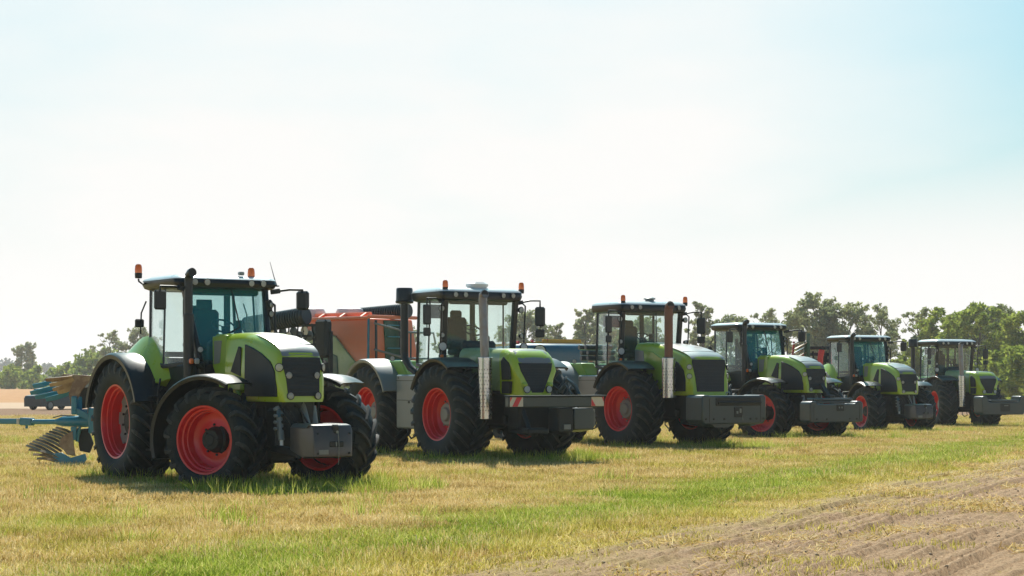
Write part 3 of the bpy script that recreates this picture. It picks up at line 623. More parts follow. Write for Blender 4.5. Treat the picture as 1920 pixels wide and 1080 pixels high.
    # access steps and tank between the axles
    for s in(-1,1):
        b=MB(); b.box((s*.80,1.62,.98),(.46,1.0,.72),.08); b.build('fuel_tank','dark',T)
        b=MB()
        for yy in(1.95,2.2): b.tube([(s*1.06,yy,1.75),(s*1.10,yy,1.55),(s*1.12,yy,.55)],.018,6)
        for k in range(4): b.box((s*1.13,2.075,.58+.29*k),(.16,.28,.03),.008)
        b.build('steps','black',T)
        b=MB(); b.tube([(s*.90,2.9,3.05),(s*.98,2.92,2.85),(s*.98,2.95,2.5)],.014,6); b.box((s*1.0,2.95,2.68),(.16,.05,.14),.02); b.build('fender_marker','black',T)
    b=MB()
    for s in(-1,1): b.bar((s*.4,L+.5,.75),(s*.45,L+1.3,.62),.07,.10,.02); b.bar((s*.35,L+.55,1.35),(s*.43,L+1.0,.70),.06,.06)
    b.box((0,L+.5,1.1),(.8,.3,.7),.05); b.build('rear_linkage','iron',T)
    if weight=='box':
        front_linkage(T,-1.5,-.62); weight_box(T,.33,-2.0,-1.32,.55,1.07,'greyw')
    elif weight=='wide':
        front_linkage(T,-1.4,-.62,rich=False)
        b=MB(); b.prism([(-.93,.60),(-.86,.56),(.86,.56),(.93,.60),(.93,1.10),(.86,1.16),(.72,1.16),(.66,1.08),(-.66,1.08),(-.72,1.16),(-.86,1.16),(-.93,1.10)],'y',-1.95,-1.45); wt=b.build('front_weight','grey',T,bev=.03)
        b=MB(); b.box((0,-1.62,1.20),(1.40,.34,.09),.03); b.box((0,-1.66,1.13),(1.2,.3,.06),.01); b.build('top_slab','grey',wt)
        b=MB()
        for x in(-.80,.80): b.box((x,-1.952,.84),(.012,.012,.46),.002)
        b.build('casting_seam','black',wt)
        for x in(-.70,-.35,.45,.70): MB().cyl((x,-1.94,.66),(x,-1.968,.66),.026,n=8,b=.004).build('bolt','iron',wt)
        MB().box((.12,-1.955,.98),(.26,.03,.19),.015).build('catch_slot','black',wt); b=MB(); b.box((.07,-1.972,.98),(.04,.02,.05),.004); b.box((.16,-1.972,.98),(.04,.02,.05),.004); b.build('catch_pins','lgrey',wt)
        b=MB(); b.bar((.1,-1.5,1.22),(.1,-1.1,1.62),.14,.10); b.box((.1,-1.5,1.26),(.22,.2,.16),.03); b.build('top_hitch','iron',wt)
    return T
# ------------------------------------------------------------------ big equal-wheel tractor with mid cab
def perforated(root,x,y,z0,z1,r,pipe_top,rust,lean=0):
    b=MB(); b.cyl((x,y,z0),(x,y,z1),r,r,24,.008); sh=b.build('exhaust_shield','steel',root)
    b=MB(); rows=int((z1-z0)/.075)
    for i in range(2,rows-2):
        for k in range(16):
            a=2*PI*(k+.5*(i%2))/16; c=(x+math.cos(a)*(r-.004),y+math.sin(a)*(r-.004),z0+.075*i+.03); d=(math.cos(a)*.006,math.sin(a)*.006,0)
            b.cyl(c,(c[0]+d[0],c[1]+d[1],c[2]),.011,n=6)
    h=b.build('shield_holes','black',sh); h['kind']='stuff'
    b=MB(); b.tube([(x,y,z1-.1),(x,y+lean*.9,pipe_top-.12),(x,y+lean-.02,pipe_top-.03),(x,y+lean-.10,pipe_top)],[r*.62]*4,18); ex=b.build('exhaust_pipe',rust,sh)
    MB().cyl((x,y+lean-.10,pipe_top),(x,y+lean-.106,pipe_top),r*.52,n=14).build('exhaust_mouth','black',sh)
def tractor_b(label,loc,rz,steer,front,bonnet='b',detail=True,rustpipe='exh'):
    T=thing('tractor',label,'tractor',loc,rz,'green tractors parked in a row'); L=3.3; Ro=1.04
    b=MB(); b.box((0,1.65,1.02),(.62,5.2,.5),.05); b.box((0,-1.0,1.2),(.6,1.4,.5),.05); b.box((0,1.2,1.55),(1.4,1.4,.5),.06); b.box((0,1.7,.7),(.5,1.5,.3),.05); b.build('chassis','iron',T)
    axle(T,0,1.0,.98,'front_axle',.2); axle(T,L,1.0,.98,'rear_axle',.2)
    for s in(-1,1):
        wheel(T,'big',s*1.06,0,Ro,.74,.53,s,steer,.1); wheel(T,'big',s*1.06,L,Ro,.74,.53,s,0,.25)
    if bonnet=='b':
        rings=[]; yn=-1.78; yr=.50; yc=-1.12
        def ring(y,hw,hb,z,zb,rz_=.10,ty=0):
            pr=[(hb*.96,zb),(hb,zb+.05),(hb+(hw-hb)*.55,zb+(z-zb)*.5),(hw,z-.20),(hw-.02,z-.10),(hw-.09,z-.025),(hw*.5,z),(0,z+.004)]
            return [(-a,y+ty*((q-zb)/(z-zb)),q) for a,q in pr]+[(a,y+ty*((q-zb)/(z-zb)),q) for a,q in pr[::-1][1:]]
        b=MB(); b.loft([ring(yn,.44,.30,2.06,1.42,ty=.10),ring(yn+.02,.49,.33,2.10,1.40,ty=.10),ring(yn+.12,.515,.38,2.20,1.40,ty=.07),ring(yn+.28,.52,.44,2.30,1.40,ty=.03),ring(yn+.45,.52,.48,2.345,1.42),ring(yc,.52,.50,2.36,1.44)]); bon=b.build('bonnet','green',T,smooth=40)
        b=MB(); b.loft([ring(yc+.012,.515,.50,2.352,1.50),ring(-.5,.52,.51,2.37,1.50),ring(.1,.53,.52,2.39,1.60),ring(yr,.56,.54,2.40,1.75)]); b.build('bonnet_rear','pale',T,smooth=40)  # sky reflection on the rear bonnet is put into its pale colour
        yf=lambda z: yn+.10*((z-1.42)/.64)
        g=MB(); g.prism([(-.13,1.46),(.13,1.46),(.36,1.90),(.40,2.06),(-.40,2.06),(-.36,1.90)],'y',lambda p:yf(p[1])+.03,lambda p:yf(p[1])-.012); gr=g.build('grille','mesh',bon,bev=.008)
        s_=MB()
        for k in range(10):
            z=1.52+.053*k; wd=(.13+(z-1.46)*.52)*.93; s_.box((0,yf(z)-.014,z),(2*wd,.01,.012),.003)
        s_.build('grille_bars','mesh',gr)
        rg=[]
        for y,z in((yn+.10,2.075),(yn+.17,2.16),(yn+.30,2.28),(yn+.42,2.335)): rg.append([(-.38,y,z+.0),(-.2,y,z+.012),(0,y,z+.016),(.2,y,z+.012),(.38,y,z),(.2,y,z-.03),(0,y,z-.03),(-.2,y,z-.03)])
        MB().loft(rg).build('bonnet_panel','strip',bon,smooth=60)
        for s in(-1,1):
            g=MB(); g.prism([(-1.56,1.72),(-1.24,1.72),(-1.20,2.10),(-1.30,2.19),(-1.52,2.06)],'x',s*.49,s*.537); g.build('side_grille','mesh',bon,bev=.01)
            g=MB(); g.prism([(-1.50,1.44),(-1.2,1.44),(-1.2,1.69),(-1.54,1.69)],'x',s*.45,s*.515); g.build('side_grille','mesh',bon,bev=.01)
            lamp(bon,(s*.26,yf(1.53)-.02,1.53),(s*.1,-1,0),.068)
            b=MB(); b.box((s*.30,yf(1.6)-.0,1.62),(.12,.12,.1),.03); b.build('lamp_brow','green',bon)
    else:
        zt=lambda t: 2.22+.02*min(1,t/.012)+.40*(1-(1-t)**2.2)
        y0=-2.0
        sp=[[(y0+.24,1.44),(y0+.22,1.72),(y0+.31,1.95),(y0+.52,2.12),(y0+.95,2.26),(y0+1.15,2.28),(y0+1.15,1.44)]]
        bon=bonnet_a(T,y0,.42,.56,zt,[(0,2.02,True),(0,1.80,True)],zb=1.34,flare=0.01,sidepolys=sp)
        for s in(-1,1):
            b=MB(); b.prism([(-.85,1.5),(-.85,2.2),(-.35,2.40),(.42,2.48),(.42,1.7)],'x',s*.55,s*.60); ck=b.build('bonnet_cheek','green2',T,bev=.012)
            b=MB(); b.prism([(-.02,2.08),(.02,2.42),(.40,2.46),(.40,2.06)],'x',s*.59,s*.612); b.build('service_panel','lgrey',ck,bev=.006)
    fr=cab(T,(.84,.70,2.02),(.86,.56,3.46),(.93,1.20,1.98),(.90,1.16,3.46),(.86,1.82,2.05),(.84,1.78,3.44),'cglass','sglass',1.78,pw=.12)
    b=MB(); b.box((0,1.25,1.88),(1.66,1.3,.26),.05); b.build('cab_floor','dark',T)
    seat_and_wheel(T,.62,1.90)
    b=MB(); b.box((.48,1.78,2.75),(.12,.07,1.3),.02); b.box((0,.66,3.38),(1.4,.12,.12),.03); b.box((-.45,1.74,3.2),(.5,.03,.3),.01); b.build('cab_lining','inner',T)
    rf=roof_shell(T,1.0,.40,1.95,3.42,3.69,'roof',lights=(-.70,-.46,.46,.70))
    if detail:
        beacon(T,(-.88,.52,3.67)); beacon(T,(1.04,.62,3.67),[(.94,.7,3.5),(1.02,.64,3.54)])
        if bonnet=='b':
            b=MB(); b.loft([[(x*k,.72+y*k,z) for x,y in((-.22,-.1),(-.12,-.16),(.12,-.16),(.22,-.1),(.22,.1),(.12,.16),(-.12,.16),(-.22,.1))] for z,k in((3.66,.78),(3.72,1),(3.76,.98),(3.80,.7))]); b.build('satellite_receiver','white',rf)
        else:
            b=MB(); b.lathe([(3.66,.12),(3.72,.11),(3.73,.15),(3.76,.15),(3.79,.08),(3.795,.004)],(.05,.75,0),'z',16); b.build('satellite_receiver','lgrey',rf)
    # air intake stack with its big pre-cleaner
    if bonnet=='b':
        b=MB(); b.lathe([(3.36,.085),(3.38,.19),(3.42,.20),(3.44,.185),(3.68,.18),(3.71,.165),(3.72,.002)],(-1.02,2.12,0),'z',24); b.cyl((-1.02,2.12,2.30),(-1.02,2.12,3.38),.085,n=18); b.tube([(-1.02,2.12,2.32),(-1.02,2.10,2.18),(-.98,1.92,1.98),(-.92,1.7,1.86)],[.085,.085,.08,.08],14); b.build('air_intake','dark',T)
    perforated(T,-.82,-1.06 if bonnet=='b' else -1.42,.92 if bonnet=='b' else 1.28,2.18 if bonnet=='b' else 2.24,.145 if bonnet=='b' else .165,3.47 if bonnet=='b' else 3.50,rustpipe,.10 if bonnet=='b' else .0)
    if bonnet!='b':
        b=MB()
        for k,(zz,yy) in enumerate(((2.26,1.95),(2.40,1.95),(2.54,2.05))): b.cyl((-1.05,yy,zz),(-.25,yy,zz),.066,n=12,b=.01); b.cyl((-1.05,yy+.32,zz),(-.25,yy+.32,zz),.066,n=12,b=.01)
        b.build('air_tank','grey',T)
    for s in(-1,1):
        mirror(T,(s*.9,.60,3.36),(s*1.15,.42,3.42),(s*1.38,.40,3.08),(.22,.10 if s>0 else .06,.42),R(14 if s<0 else -40),(s*1.38,.40,2.72))
        b=MB(); b.tube([(s*.93,.48,3.40),(s*1.02,.42,3.30),(s*1.02,.50,2.2),(s*.92,.62,2.0)],.018,6); b.build('post_rail','black',T)
        lamp(T,(s*.97,.52,3.22),(s*.2,-1,0),.06,'work_light'); lamp(T,(s*.99,.44,2.42),(s*.1,-1,0),.085,'work_light'); lamp(T,(s*.97,.50,2.66),(s*.2,-1,0),.05,'work_light')
        b=MB(); b.box((s*1.0,.42,2.20),(.16,.10,.12),.02); b.cur=1; b.box((s*1.04,.37,2.20),(.07,.02,.09),.008); b.build('turn_signal',['black','amber'],T)
        b=MB(); b.arc([(s*1.44,1.06),(s*1.46,1.12),(s*1.40,1.15),(s*1.0,1.16),(s*.70,1.15),(s*.70,1.11),(s*1.0,1.12),(s*1.39,1.11),(s*1.42,1.06)],(0,1.03),-64,34,20); b.build('front_fender','dark',T,smooth=45)
        b=MB(); b.arc([(s*1.46,1.10),(s*1.47,1.16),(s*1.42,1.18),(s*.95,1.19),(s*.95,1.14),(s*1.40,1.14),(s*1.43,1.09)],(L,1.00),-60,66,22); rfd=b.build('rear_fender','lgrey',T,smooth=40)
        b=MB(); b.prism([(2.05,1.83),(2.35,2.14),(4.1,2.14),(4.5,1.75),(4.1,1.5),(2.5,1.5)],'x',s*.60,s*1.0); b.build('rear_panel','green2',T,bev=.03)
        bx=MB().box((s*.92,1.62,1.25),(.62,.98,1.16),.03).build('side_tank','lgrey',T)
        b=MB()
        for z in(1.70,1.28): b.box((s*1.232,1.62,z),(.006,.96,.012),.001)
        b.box((s*1.237,1.5,1.24),(.02,.06,.05),.005); 
        for yy in(1.25,2.0): b.cyl((s*1.22,yy,1.76),(s*1.242,yy,1.76),.018,n=8)
        b.build('tank_fittings','black',bx)
        b=MB(); b.tube([(s*1.15,1.4,.68),(s*1.15,1.35,.52),(s*1.15,1.55,.46),(s*1.15,1.7,.55),(s*1.15,1.72,.68)],.018,6); b.build('drain_hose','black',bx)
        b=MB(); b.box((s*1.08,.92,1.90),(.40,.30,.14),.03); b.build('step_plate','white',T)
        lamp(T,(s*1.20,2.35,2.18),(s*.3,-1,0),.05,'work_light')
    b=MB(); b.box((0,3.2,1.98),(1.2,2.3,.24),.05); b.build('rear_deck','green2',T)
    # front implements
    b=MB()
    for s in(-1,1): b.bar((s*.38,-1.3,.72),(s*.38,-2.35,.66),.08,.14,.02); b.cyl((s*.34,-1.55,1.42),(s*.36,-2.05,.72),.05,n=10)
    b.box((0,-1.55,1.02),(.9,.5,.66),.05); b.build('front_linkage','iron',T)
    if front=='beam':
        b=MB(); b.box((.03,-2.40,1.285),(2.24,.16,.22),.02); b.box((.03,-2.44,1.405),(2.26,.26,.015),.004); be=b.build('front_beam','grey',T)
        for cx,d in((-.92,1),(.98,-1)):
            pl=MB().box((cx,-2.487,1.285),(.30,.012,.185),.003).build('hazard_plate','hwhite',be)
            st=MB()
            polys=[[(-.10,-.09),(.02,-.09),(.12,.09),(0,.09)],[(-.148,.0),(-.148,.09),(-.10,.09)]]
            if d<0: polys=[[(-.148,-.09),(-.05,-.09),(-.148,.06)],[(.10,.09),(.148,.09),(.148,-.02)],[(-.148,.09),(-.06,.09),(-.148,-.04)]]
            for p in polys[:2]: st.prism([(cx+a,1.285+q) for a,q in p],'y',-2.4925,-2.4965)
            st.build('hazard_stripe','hred',pl)
        b=MB(); b.box((.22,-2.30,.92),(.36,.42,.50),.03); b.build('front_weight','iron',T)
        b=MB(); b.loft([[(.42,y,z) for y,z in((-2.5,.72),(-2.5,1.15),(-2.05,1.15),(-2.05,.66))],[(.86,y,z) for y,z in((-2.5,.72),(-2.5,1.15),(-2.05,1.15),(-2.05,.66))],[(.96,y,z) for y,z in((-2.44,.80),(-2.44,1.05),(-2.1,1.05),(-2.1,.74))]]); b.build('front_weight','grey',T,bev=.02)
        b=MB(); b.box((.24,-2.52,.78),(.16,.02,.10),.006); b.build('weight_label','lgrey',T)
        b=MB(); b.box((-.35,-2.25,.70),(.5,.3,.12),.03); b.build('hitch_foot','iron',T)
        b=MB(); b.tube([(.45,-1.95,1.46),(.52,-2.1,1.72),(.62,-2.2,1.60),(.66,-2.3,1.42)],.04,8); b.tube([(.35,-1.95,1.46),(.42,-2.15,1.64),(.50,-2.28,1.42)],.025,6); b.build('hose','grey',T)
    elif front=='wide':
        b=MB(); b.prism([(-.93,.78),(-.85,.68),(.83,.68),(.90,.78),(.90,1.30),(.86,1.36),(.74,1.36),(.72,1.345),(-.72,1.345),(-.74,1.36),(-.88,1.36),(-.93,1.30)],'y',-2.98,-2.30); wt=b.build('front_weight','grey',T,bev=.03)
        b=MB()
        for x in(-.72,.74): b.box((x,-2.982,1.0),(.014,.012,.56),.002)
        b.build('casting_seam','black',wt)
        for x in(-.82,-.6,-.3,.45,.62,.82): MB().cyl((x,-2.97,.80),(x,-2.998,.80),.028,n=8,b=.004).build('bolt','iron',wt)
        b=MB(); b.box((.10,-2.985,1.21),(1.30,.03,.20),.02); b.build('tool_recess','black',wt)
        b=MB(); b.cyl((-.5,-3.01,1.18),(.72,-3.01,1.18),.035,n=10); b.box((.10,-3.0,1.255),(.5,.02,.04),.006); b.build('tool_bar','iron',wt)
        b=MB(); b.box((.10,-2.99,.96),(.24,.03,.24),.015); b.build('catch_slot','black',wt)
        b=MB(); b.box((.05,-3.008,.95),(.05,.02,.06),.004); b.box((.14,-3.008,.99),(.05,.02,.10),.004); b.tube([(.2,-3.0,.9),(.21,-3.01,.76)],.006,4); b.build('catch_pins','lgrey',wt)
        b=MB(); b.tube([(.02,-2.6,1.36),(.02,-2.6,1.42),(.12,-2.6,1.42),(.12,-2.6,1.36)],.014,6); b.build('lifting_eye','lgrey',wt)
        b=MB(); b.prism([(-.62,.68),(-.50,.60),(-.15,.60),(.05,.68)],'y',-2.9,-2.4); b.prism([(.45,.68),(.55,.62),(.8,.68)],'y',-2.9,-2.4); b.build('weight_foot','grey',wt)
    else:
        b=MB(); b.prism([(-1.03,.72),(-.95,.62),(.92,.62),(1.0,.72),(1.02,1.30),(.97,1.36),(.80,1.36),(.70,1.12),(-.72,1.12),(-.82,1.36),(-1.0,1.36),(-1.05,1.30)],'y',-2.75,-2.15); wt=b.build('front_weight','grey',T,bev=.03)
        b=MB(); b.box((.05,-2.5,1.17),(1.3,.4,.09),.02); b.build('top_slab','grey',wt)
        b=MB(); b.box((.05,-2.757,.90),(.45,.02,.30),.02); b.build('catch_slot','black',wt); b=MB(); b.box((.08,-2.772,.98),(.2,.012,.03),.004); b.build('catch_pins','lgrey',wt)
    return T
# ------------------------------------------------------------------ the row of six
def pose(hx,th,Y,lx,ly,dx=0):
    th=R(th);c,s=math.cos(th),math.sin(th);X=at(hx,Y); return (X-(c*lx-s*ly)+c*dx,Y-(s*lx+c*ly)+s*dx,0),th
def at_ground(p): return (p[0],p[1],gz(p[1])-.01)
p,th=pose(381,34,29.75,-1.2,0); P1=p; tractor_a('nearest green tractor with its red front wheels turned and a grey box weight',at_ground(p),th,R(27),'box')
p,th=pose(820,30.5,39.7,-1.35,0); P2=p; tractor_b('second green tractor with tall black air intake and striped front beam',at_ground(p),th,R(4),'beam','b')
p,th=pose(1154,29,46.9,-1.35,0,.08); P3=p; tractor_b('third green tractor with rusty upright exhaust and wide flat grey front weight',at_ground(p),th,R(6),'wide','a',rustpipe='rust')
p,th=pose(1425,28,55.2,-1.2,0,.05); P4=p; tractor_a('fourth green tractor with no beacon and a slab-topped wide grey front weight',at_ground(p),th,R(14),'wide',detail=False)
p,th=pose(1612,20,66,-1.2,0,.12); P5=p; tractor_a('fifth green tractor, small box weight, between the slab-weighted tractor and the farthest one',at_ground(p),th,R(-4),'box',detail=False)
p,th=pose(1857,22,77.4,0,-1.7,-.1); P6=p; tractor_b('farthest green tractor with pale slim exhaust and U-shaped front weight by the trees',at_ground(p),th,R(-13),'u','b',detail=False)
# ------------------------------------------------------------------ reversible plough behind the nearest tractor
def slat(b,p,q,wd,th,curl,nrm=(0,-1,0)):
    """curved steel strip from p to q, bowed along nrm by curl"""
    p=Vector(p);q=Vector(q);d=(q-p).normalized();n=Vector(nrm);w_=d.cross(n).normalized();n=w_.cross(d);rings=[]
    for i in range(7):
        t=i/6; c=p.lerp(q,t)+n*curl*math.sin(t*PI); k=wd*(.55+.45*math.sin(PI*(.15+.7*t)))
        rings.append([c+w_*k/2+n*th,c+w_*k/2-n*th,c-w_*k/2-n*th,c-w_*k/2+n*th])
    b.loft(rings); return b
def plough():
    Y=37.5; S=F/Y; cx=at(150,Y)
    T=thing('plough','blue reversible plough with muddy slatted mouldboards hitched behind the nearest tractor','plough',(cx,Y,gz(Y)))
    L=lambda px,py,dy=0:((px-960)/F*(Y+dy)-cx,dy,EYE-(py-HOR)/F*(Y+dy)-gz(Y))
    b=MB(); b.tube([L(172,790,.1),L(160,790,.1),L(118,790,.35),L(105,791,.45)],[.10,.115,.10,.055],12); b.tube([L(107,791,.45),L(58,791,.8)],.05,10); b.build('main_beam','teal',T)
    b=MB(); b.bar(L(62,791,.78),L(40,790,.92),.14,.15,.02); b.box(L(50,798,.84),(.05,.05,.12),.01); b.build('beam_coupling','teal',T); MB().tube([L(100,783,.5),L(115,779,.35),L(140,780,.2)],.012,5).build('hose','black',T)
    b=MB(); b.bar(L(40,790,.92),L(-160,789,2.5),.13,.11,.02); b.build('rear_beam','teal',T)
    MB().bar(L(40.5,790,.9),L(36,790,.95),.15,.125,.01).build('reflector_band','hwhite',T)
    b=MB(); b.box(L(175,789),(.16,.22,.50),.03); b.box(L(140,760),(.10,.2,.36),.02); b.bar(L(143,770),L(172,785),.12,.12); b.box(L(158,772,.1),(.26,.2,.10),.02); b.bar(L(140,800),L(139,825),.09,.16); b.tube([L(150,800),L(146,812),L(145,828)],.03,8); b.build('headstock','teal',T)
    b=MB()
    for k in range(5): b.box(L(166+k*3,768+k*1.6,.02),(.018,.14,.13),.004)
    b.box(L(181,776),(.10,.2,.14),.02); b.build('hydraulic_block','lgrey',T)
    # upper bodies
    b=MB(); b.prism([(L(118,701)[0],L(0,701)[2]),(L(150,703)[0],L(0,703)[2]),(L(178,705)[0],L(0,705)[2]),(L(166,716)[0],L(0,716)[2]),(L(152,733)[0],L(0,733)[2]),(L(141,757)[0],L(0,757)[2]),(L(132,757)[0],L(0,757)[2]),(L(128,738)[0],L(0,738)[2]),(L(134,722)[0],L(0,722)[2]),(L(108,709)[0],L(0,709)[2])],'y',.02,.07); b.build('mouldboard','mould',T,bev=.008,label='brown upper mouldboard plate')
    b=MB(); b.prism([(L(153,727)[0],L(0,727)[2]),(L(172,724)[0],L(0,724)[2]),(L(167,745)[0],L(0,745)[2]),(L(160,765)[0],L(0,765)[2]),(L(140,768)[0],L(0,768)[2]),(L(139,750)[0],L(0,750)[2])],'y',.16,.22); b.build('frog_plate','black',T,bev=.008)
    b=MB(); b.bar(L(166,724,.2),L(180,722,.3),.06,.06); b.bar(L(150,770,.1),L(150,745,.2),.08,.10); b.build('body_leg','teal',T)
    for p,q,m,dy in (((86,712),(136,707),'mould',0),((93,722),(139,711),'tan',.02),((99,731),(138,718),'mould',.04),((108,736),(140,725),'tan',.06),((57,737),(104,725),'teal',.5),((66,745),(120,733),'teal',.35),((62,724),(96,716),'teal',.8),((86,749),(132,736),'teal',.2)):
        slat(MB(),L(p[0],p[1],dy),L(q[0],q[1],dy),.085 if m!='teal' else .10,.012,.05,(0,-1,-.35)).build('mouldboard_slat',m,T)
    # lower bodies
    for i in range(10):
        px=49+6.2*i; py=835-3.7*i
        slat(MB(),L(px,py,.05*i),L(px+50-.8*i,py+24-.6*i,.05*i-.10),.058,.010,.05,(0,-.8,.8)).build('mouldboard_slat','mould' if i%2 else 'tan',T)
    for px,py,qx,qy in((54,843,112,858),(62,852,112,864),(69,860,110,868)): slat(MB(),L(px,py,-.05),L(qx,qy,-.1),.06,.010,.05,(0,-.75,.9)).build('mouldboard_slat','tan',T)
    b=MB(); b.prism([(L(118,818)[0],L(0,818)[2]),(L(138,808)[0],L(0,808)[2]),(L(140,835)[0],L(0,835)[2]),(L(143,855)[0],L(0,855)[2]),(L(128,852)[0],L(0,852)[2]),(L(112,832)[0],L(0,832)[2])],'y',-.10,-.04); b.build('mouldboard','mould',T,bev=.008,label='dark lower mouldboard plate')
    b=MB(); b.prism([(L(100,850)[0],L(0,850)[2]),(L(118,848)[0],L(0,848)[2]),(L(135,858)[0],L(0,858)[2]),(L(163,850)[0],L(0,850)[2]),(L(166,860)[0],L(0,860)[2]),(L(158,873)[0],L(0,873)[2]),(L(120,875)[0],L(0,875)[2]),(L(104,864)[0],L(0,864)[2])],'y',lambda p:-.16-.1*(p[0]),lambda p:-.11-.1*p[0]); b.build('share','teal2',T,bev=.01)
    b=MB(); b.prism([(L(140,806)[0],L(0,806)[2]),(L(162,803)[0],L(0,803)[2]),(L(172,832)[0],L(0,832)[2]),(L(165,850)[0],L(0,850)[2]),(L(146,846)[0],L(0,846)[2])],'y',.14,.20); b.build('landside','black',T,bev=.01)
    b=MB(); b.tube([L(150,806,.05),L(146,818,.05),L(145,828,.05)],.03,8); b.bar(L(138,800),L(140,822),.1,.1); b.build('body_leg','teal',T)
plough()
# ------------------------------------------------------------------ orange and green seed drill between the first two tractors
def drill():
    ox,oy=at(691,48),48.; th=R(50); T=thing('seed_drill','folded orange and green seed drill behind the second tractor','seed drill',(ox,oy,gz(oy)),th)
    # local: corner at origin, x along the front face, y back along the side
    W=1.75; D=2.0; zt=3.24
    b=MB(); b.loft([[(x,y,z) for x,y in((0.05,.05),(W+.25,.05),(W+.25,D),(0.05,D))] for z in(1.2,)]+[[(0,0,1.75),(W+.18,0,1.75),(W+.18,D+.3,1.75),(0,D+.3,1.75)],[(.02,.0,2.6),(W,0,2.6),(W,D+.3,2.6),(.02,D+.3,2.6)],[(.05,.02,zt),(W-.12,.02,zt),(W-.12,D+.3,zt),(.05,D+.3,zt)]]); h=b.build('hopper','orange',T,bev=.04)
    b=MB(); b.prism([(.02,1.78),(.75,2.42),(1.15,2.80),(1.6,2.95),(D+.32,2.95),(D+.32,1.15),(.3,1.15)],'x',-.045,.03); b.build('side_panel','pale',h,bev=.02,label='pale green side panel')
    b=MB(); b.prism([(1.5,1.2),(1.0,1.7),(1.05,2.3),(1.7,2.55),(2.6,2.5),(D+.3,2.2),(D+.3,1.2)],'x',-.065,-.03); b.build('side_panel','dgreen',h,bev=.03,label='dark green side panel')
    b=MB(); b.prism([(.62,1.78),(.54,3.2),(1.28,3.2),(1.36,1.78)],'y',-.03,.02); rec=b.build('ladder_recess','dgreen',h,bev=.01)
    for k in range(5): MB().bar((.60,-.09,1.92+.29*k),(1.30,-.09,1.92+.29*k),.05,.03).build('rung','teal2',rec)
    MB().bar((1.10,-.10,1.75),(1.02,-.10,3.2),.05,.05).build('ladder_rail','grey',rec); MB().bar((.16,-.12,1.75),(.14,-.12,3.2),.05,.06).build('ladder_rail','grey',rec)
    for z in(3.12,2.46):
        b=MB(); b.tube([(.08,-.12,z),(.75,-.42,z-.18),(.95,-.46,z-.22),(1.9,-.46,z-.22),(2.05,-.4,z-.5)],.027,8); b.build('handrail','lgrey',h)
    b=MB(); b.tube([(1.05,-.46,2.9),(1.05,-.46,1.8)],.025,6); b.tube([(2.05,-.40,2.0),(2.12,-.34,1.6)],.025,6); b.build('rail_post','grey',h)
    b=MB(); b.bar((0.0,-.02,zt+.02),(0.0,D+.3,zt+.02),.12,.08,.02); b.bar((-.02,.0,zt+.05),(W,.0,zt+.05),.10,.09,.02); 
    for k in range(5): b.bar((.02,.3+k*.75,zt+.02),(.3,.35+k*.75,zt+.14),.07,.07)
    b.bar((.3,.2,zt+.13),(.3,D+.2,zt+.13),.09,.09,.02); b.build('top_frame','orange',h)
    b=MB(); b.bar((-.02,.0,1.7),(0.,.0,zt),.05,.05); b.build('corner_trim','teal',h)
    # distributor domes
    for x,y,r,z in((.7,1.35,.36,3.36),(.5,2.55,.36,3.38)):
        b=MB(); b.lathe([(z-.2,r*.8),(z,r*.98),(z+.08,r),(z+.16,r*.9),(z+.21,r*.55),(z+.225,.01)],(x,y,0),'z',24); b.build('distributor_head','white',T)
    # ring rollers folded up on both wings
    for p,q,r,n in(((-1.37,.85,3.28),(-1.72,2.62,3.06),.23,24),((1.25,-.15,3.46),(1.05,1.7,3.36),.19,24)):
        p=Vector(p);q=Vector(q); d=(q-p)
        ax=MB().tube([p,q],r*.42,14).build('ring_roller','black',T)
        b=MB(); b.tube([p-d.normalized()*.05,p,p+d.normalized()*.02],[r*.92,r*1.02,r*.98],24); b.build('roller_end','dark',ax)
        for k in range(n):
            c=p+d*((k+.6)/n); u=d.normalized(); hw=d.length/n*.26
            MB().tube([c-u*hw,c-u*hw*.6,c+u*hw*.6,c+u*hw],[r*.8,r,r,r*.8],20).build('ring','grey',ax)
    # coulter lattice hanging under the near roller
    lp=lambda t,z:(-1.22-.5*t,.45+2.2*t,z-.06*t)
    b=MB()
    for z in(3.06,2.80,2.58): b.bar(lp(0,z),lp(1,z),.06,.06)
    for k in range(18):
        t=k/17; b.bar(lp(t,3.10),lp(t+(.03 if k%2 else -.03),2.52),.03,.04)
    b.build('coulter_frame','iron',T)
    for k in range(15):
        b=MB(); b.lathe([(-.02,.02),(-.008,.13),(.008,.13),(.02,.02)],lp(k/14,2.86+(.06 if k%2 else -.06)),'x',16); b.build('coulter_disc','grey' if k%3 else 'hwhite',T)
    b=MB(); b.box((-1.16,.42,2.72),(.26,.42,.95),.06); b.bar((-1.10,.24,1.2),(-1.10,.24,2.9),.10,.10); b.bar((-1.25,.6,2.2),(-1.0,.9,1.2),.16,.14); b.box((-.95,1.0,1.75),(.4,.8,.9),.08); b.build('folding_arm','iron',T)
    b=MB(); b.tube([(-1.2,.75,2.6),(-1.1,.55,2.2),(-1.2,.35,1.9),(-1.05,.4,1.5)],.045,8); b.tube([(-1.05,.7,2.6),(-1.0,.6,2.1),(-1.05,.5,1.6)],.03,8); b.build('hose','black',T)
    b=MB(); b.box((.9,1.2,.75),(1.2,2.0,.9),.1); 
    b.build('undercarriage','iron',T)
    for s in(.1,1.7):
        b=MB(); b.lathe([(-.2,.28),(-.22,.5),(-.1,.55),(.1,.55),(.22,.5),(.2,.28)],(s,1.6,.52),'x',28); b.build('wheel','rubber',T)
drill()
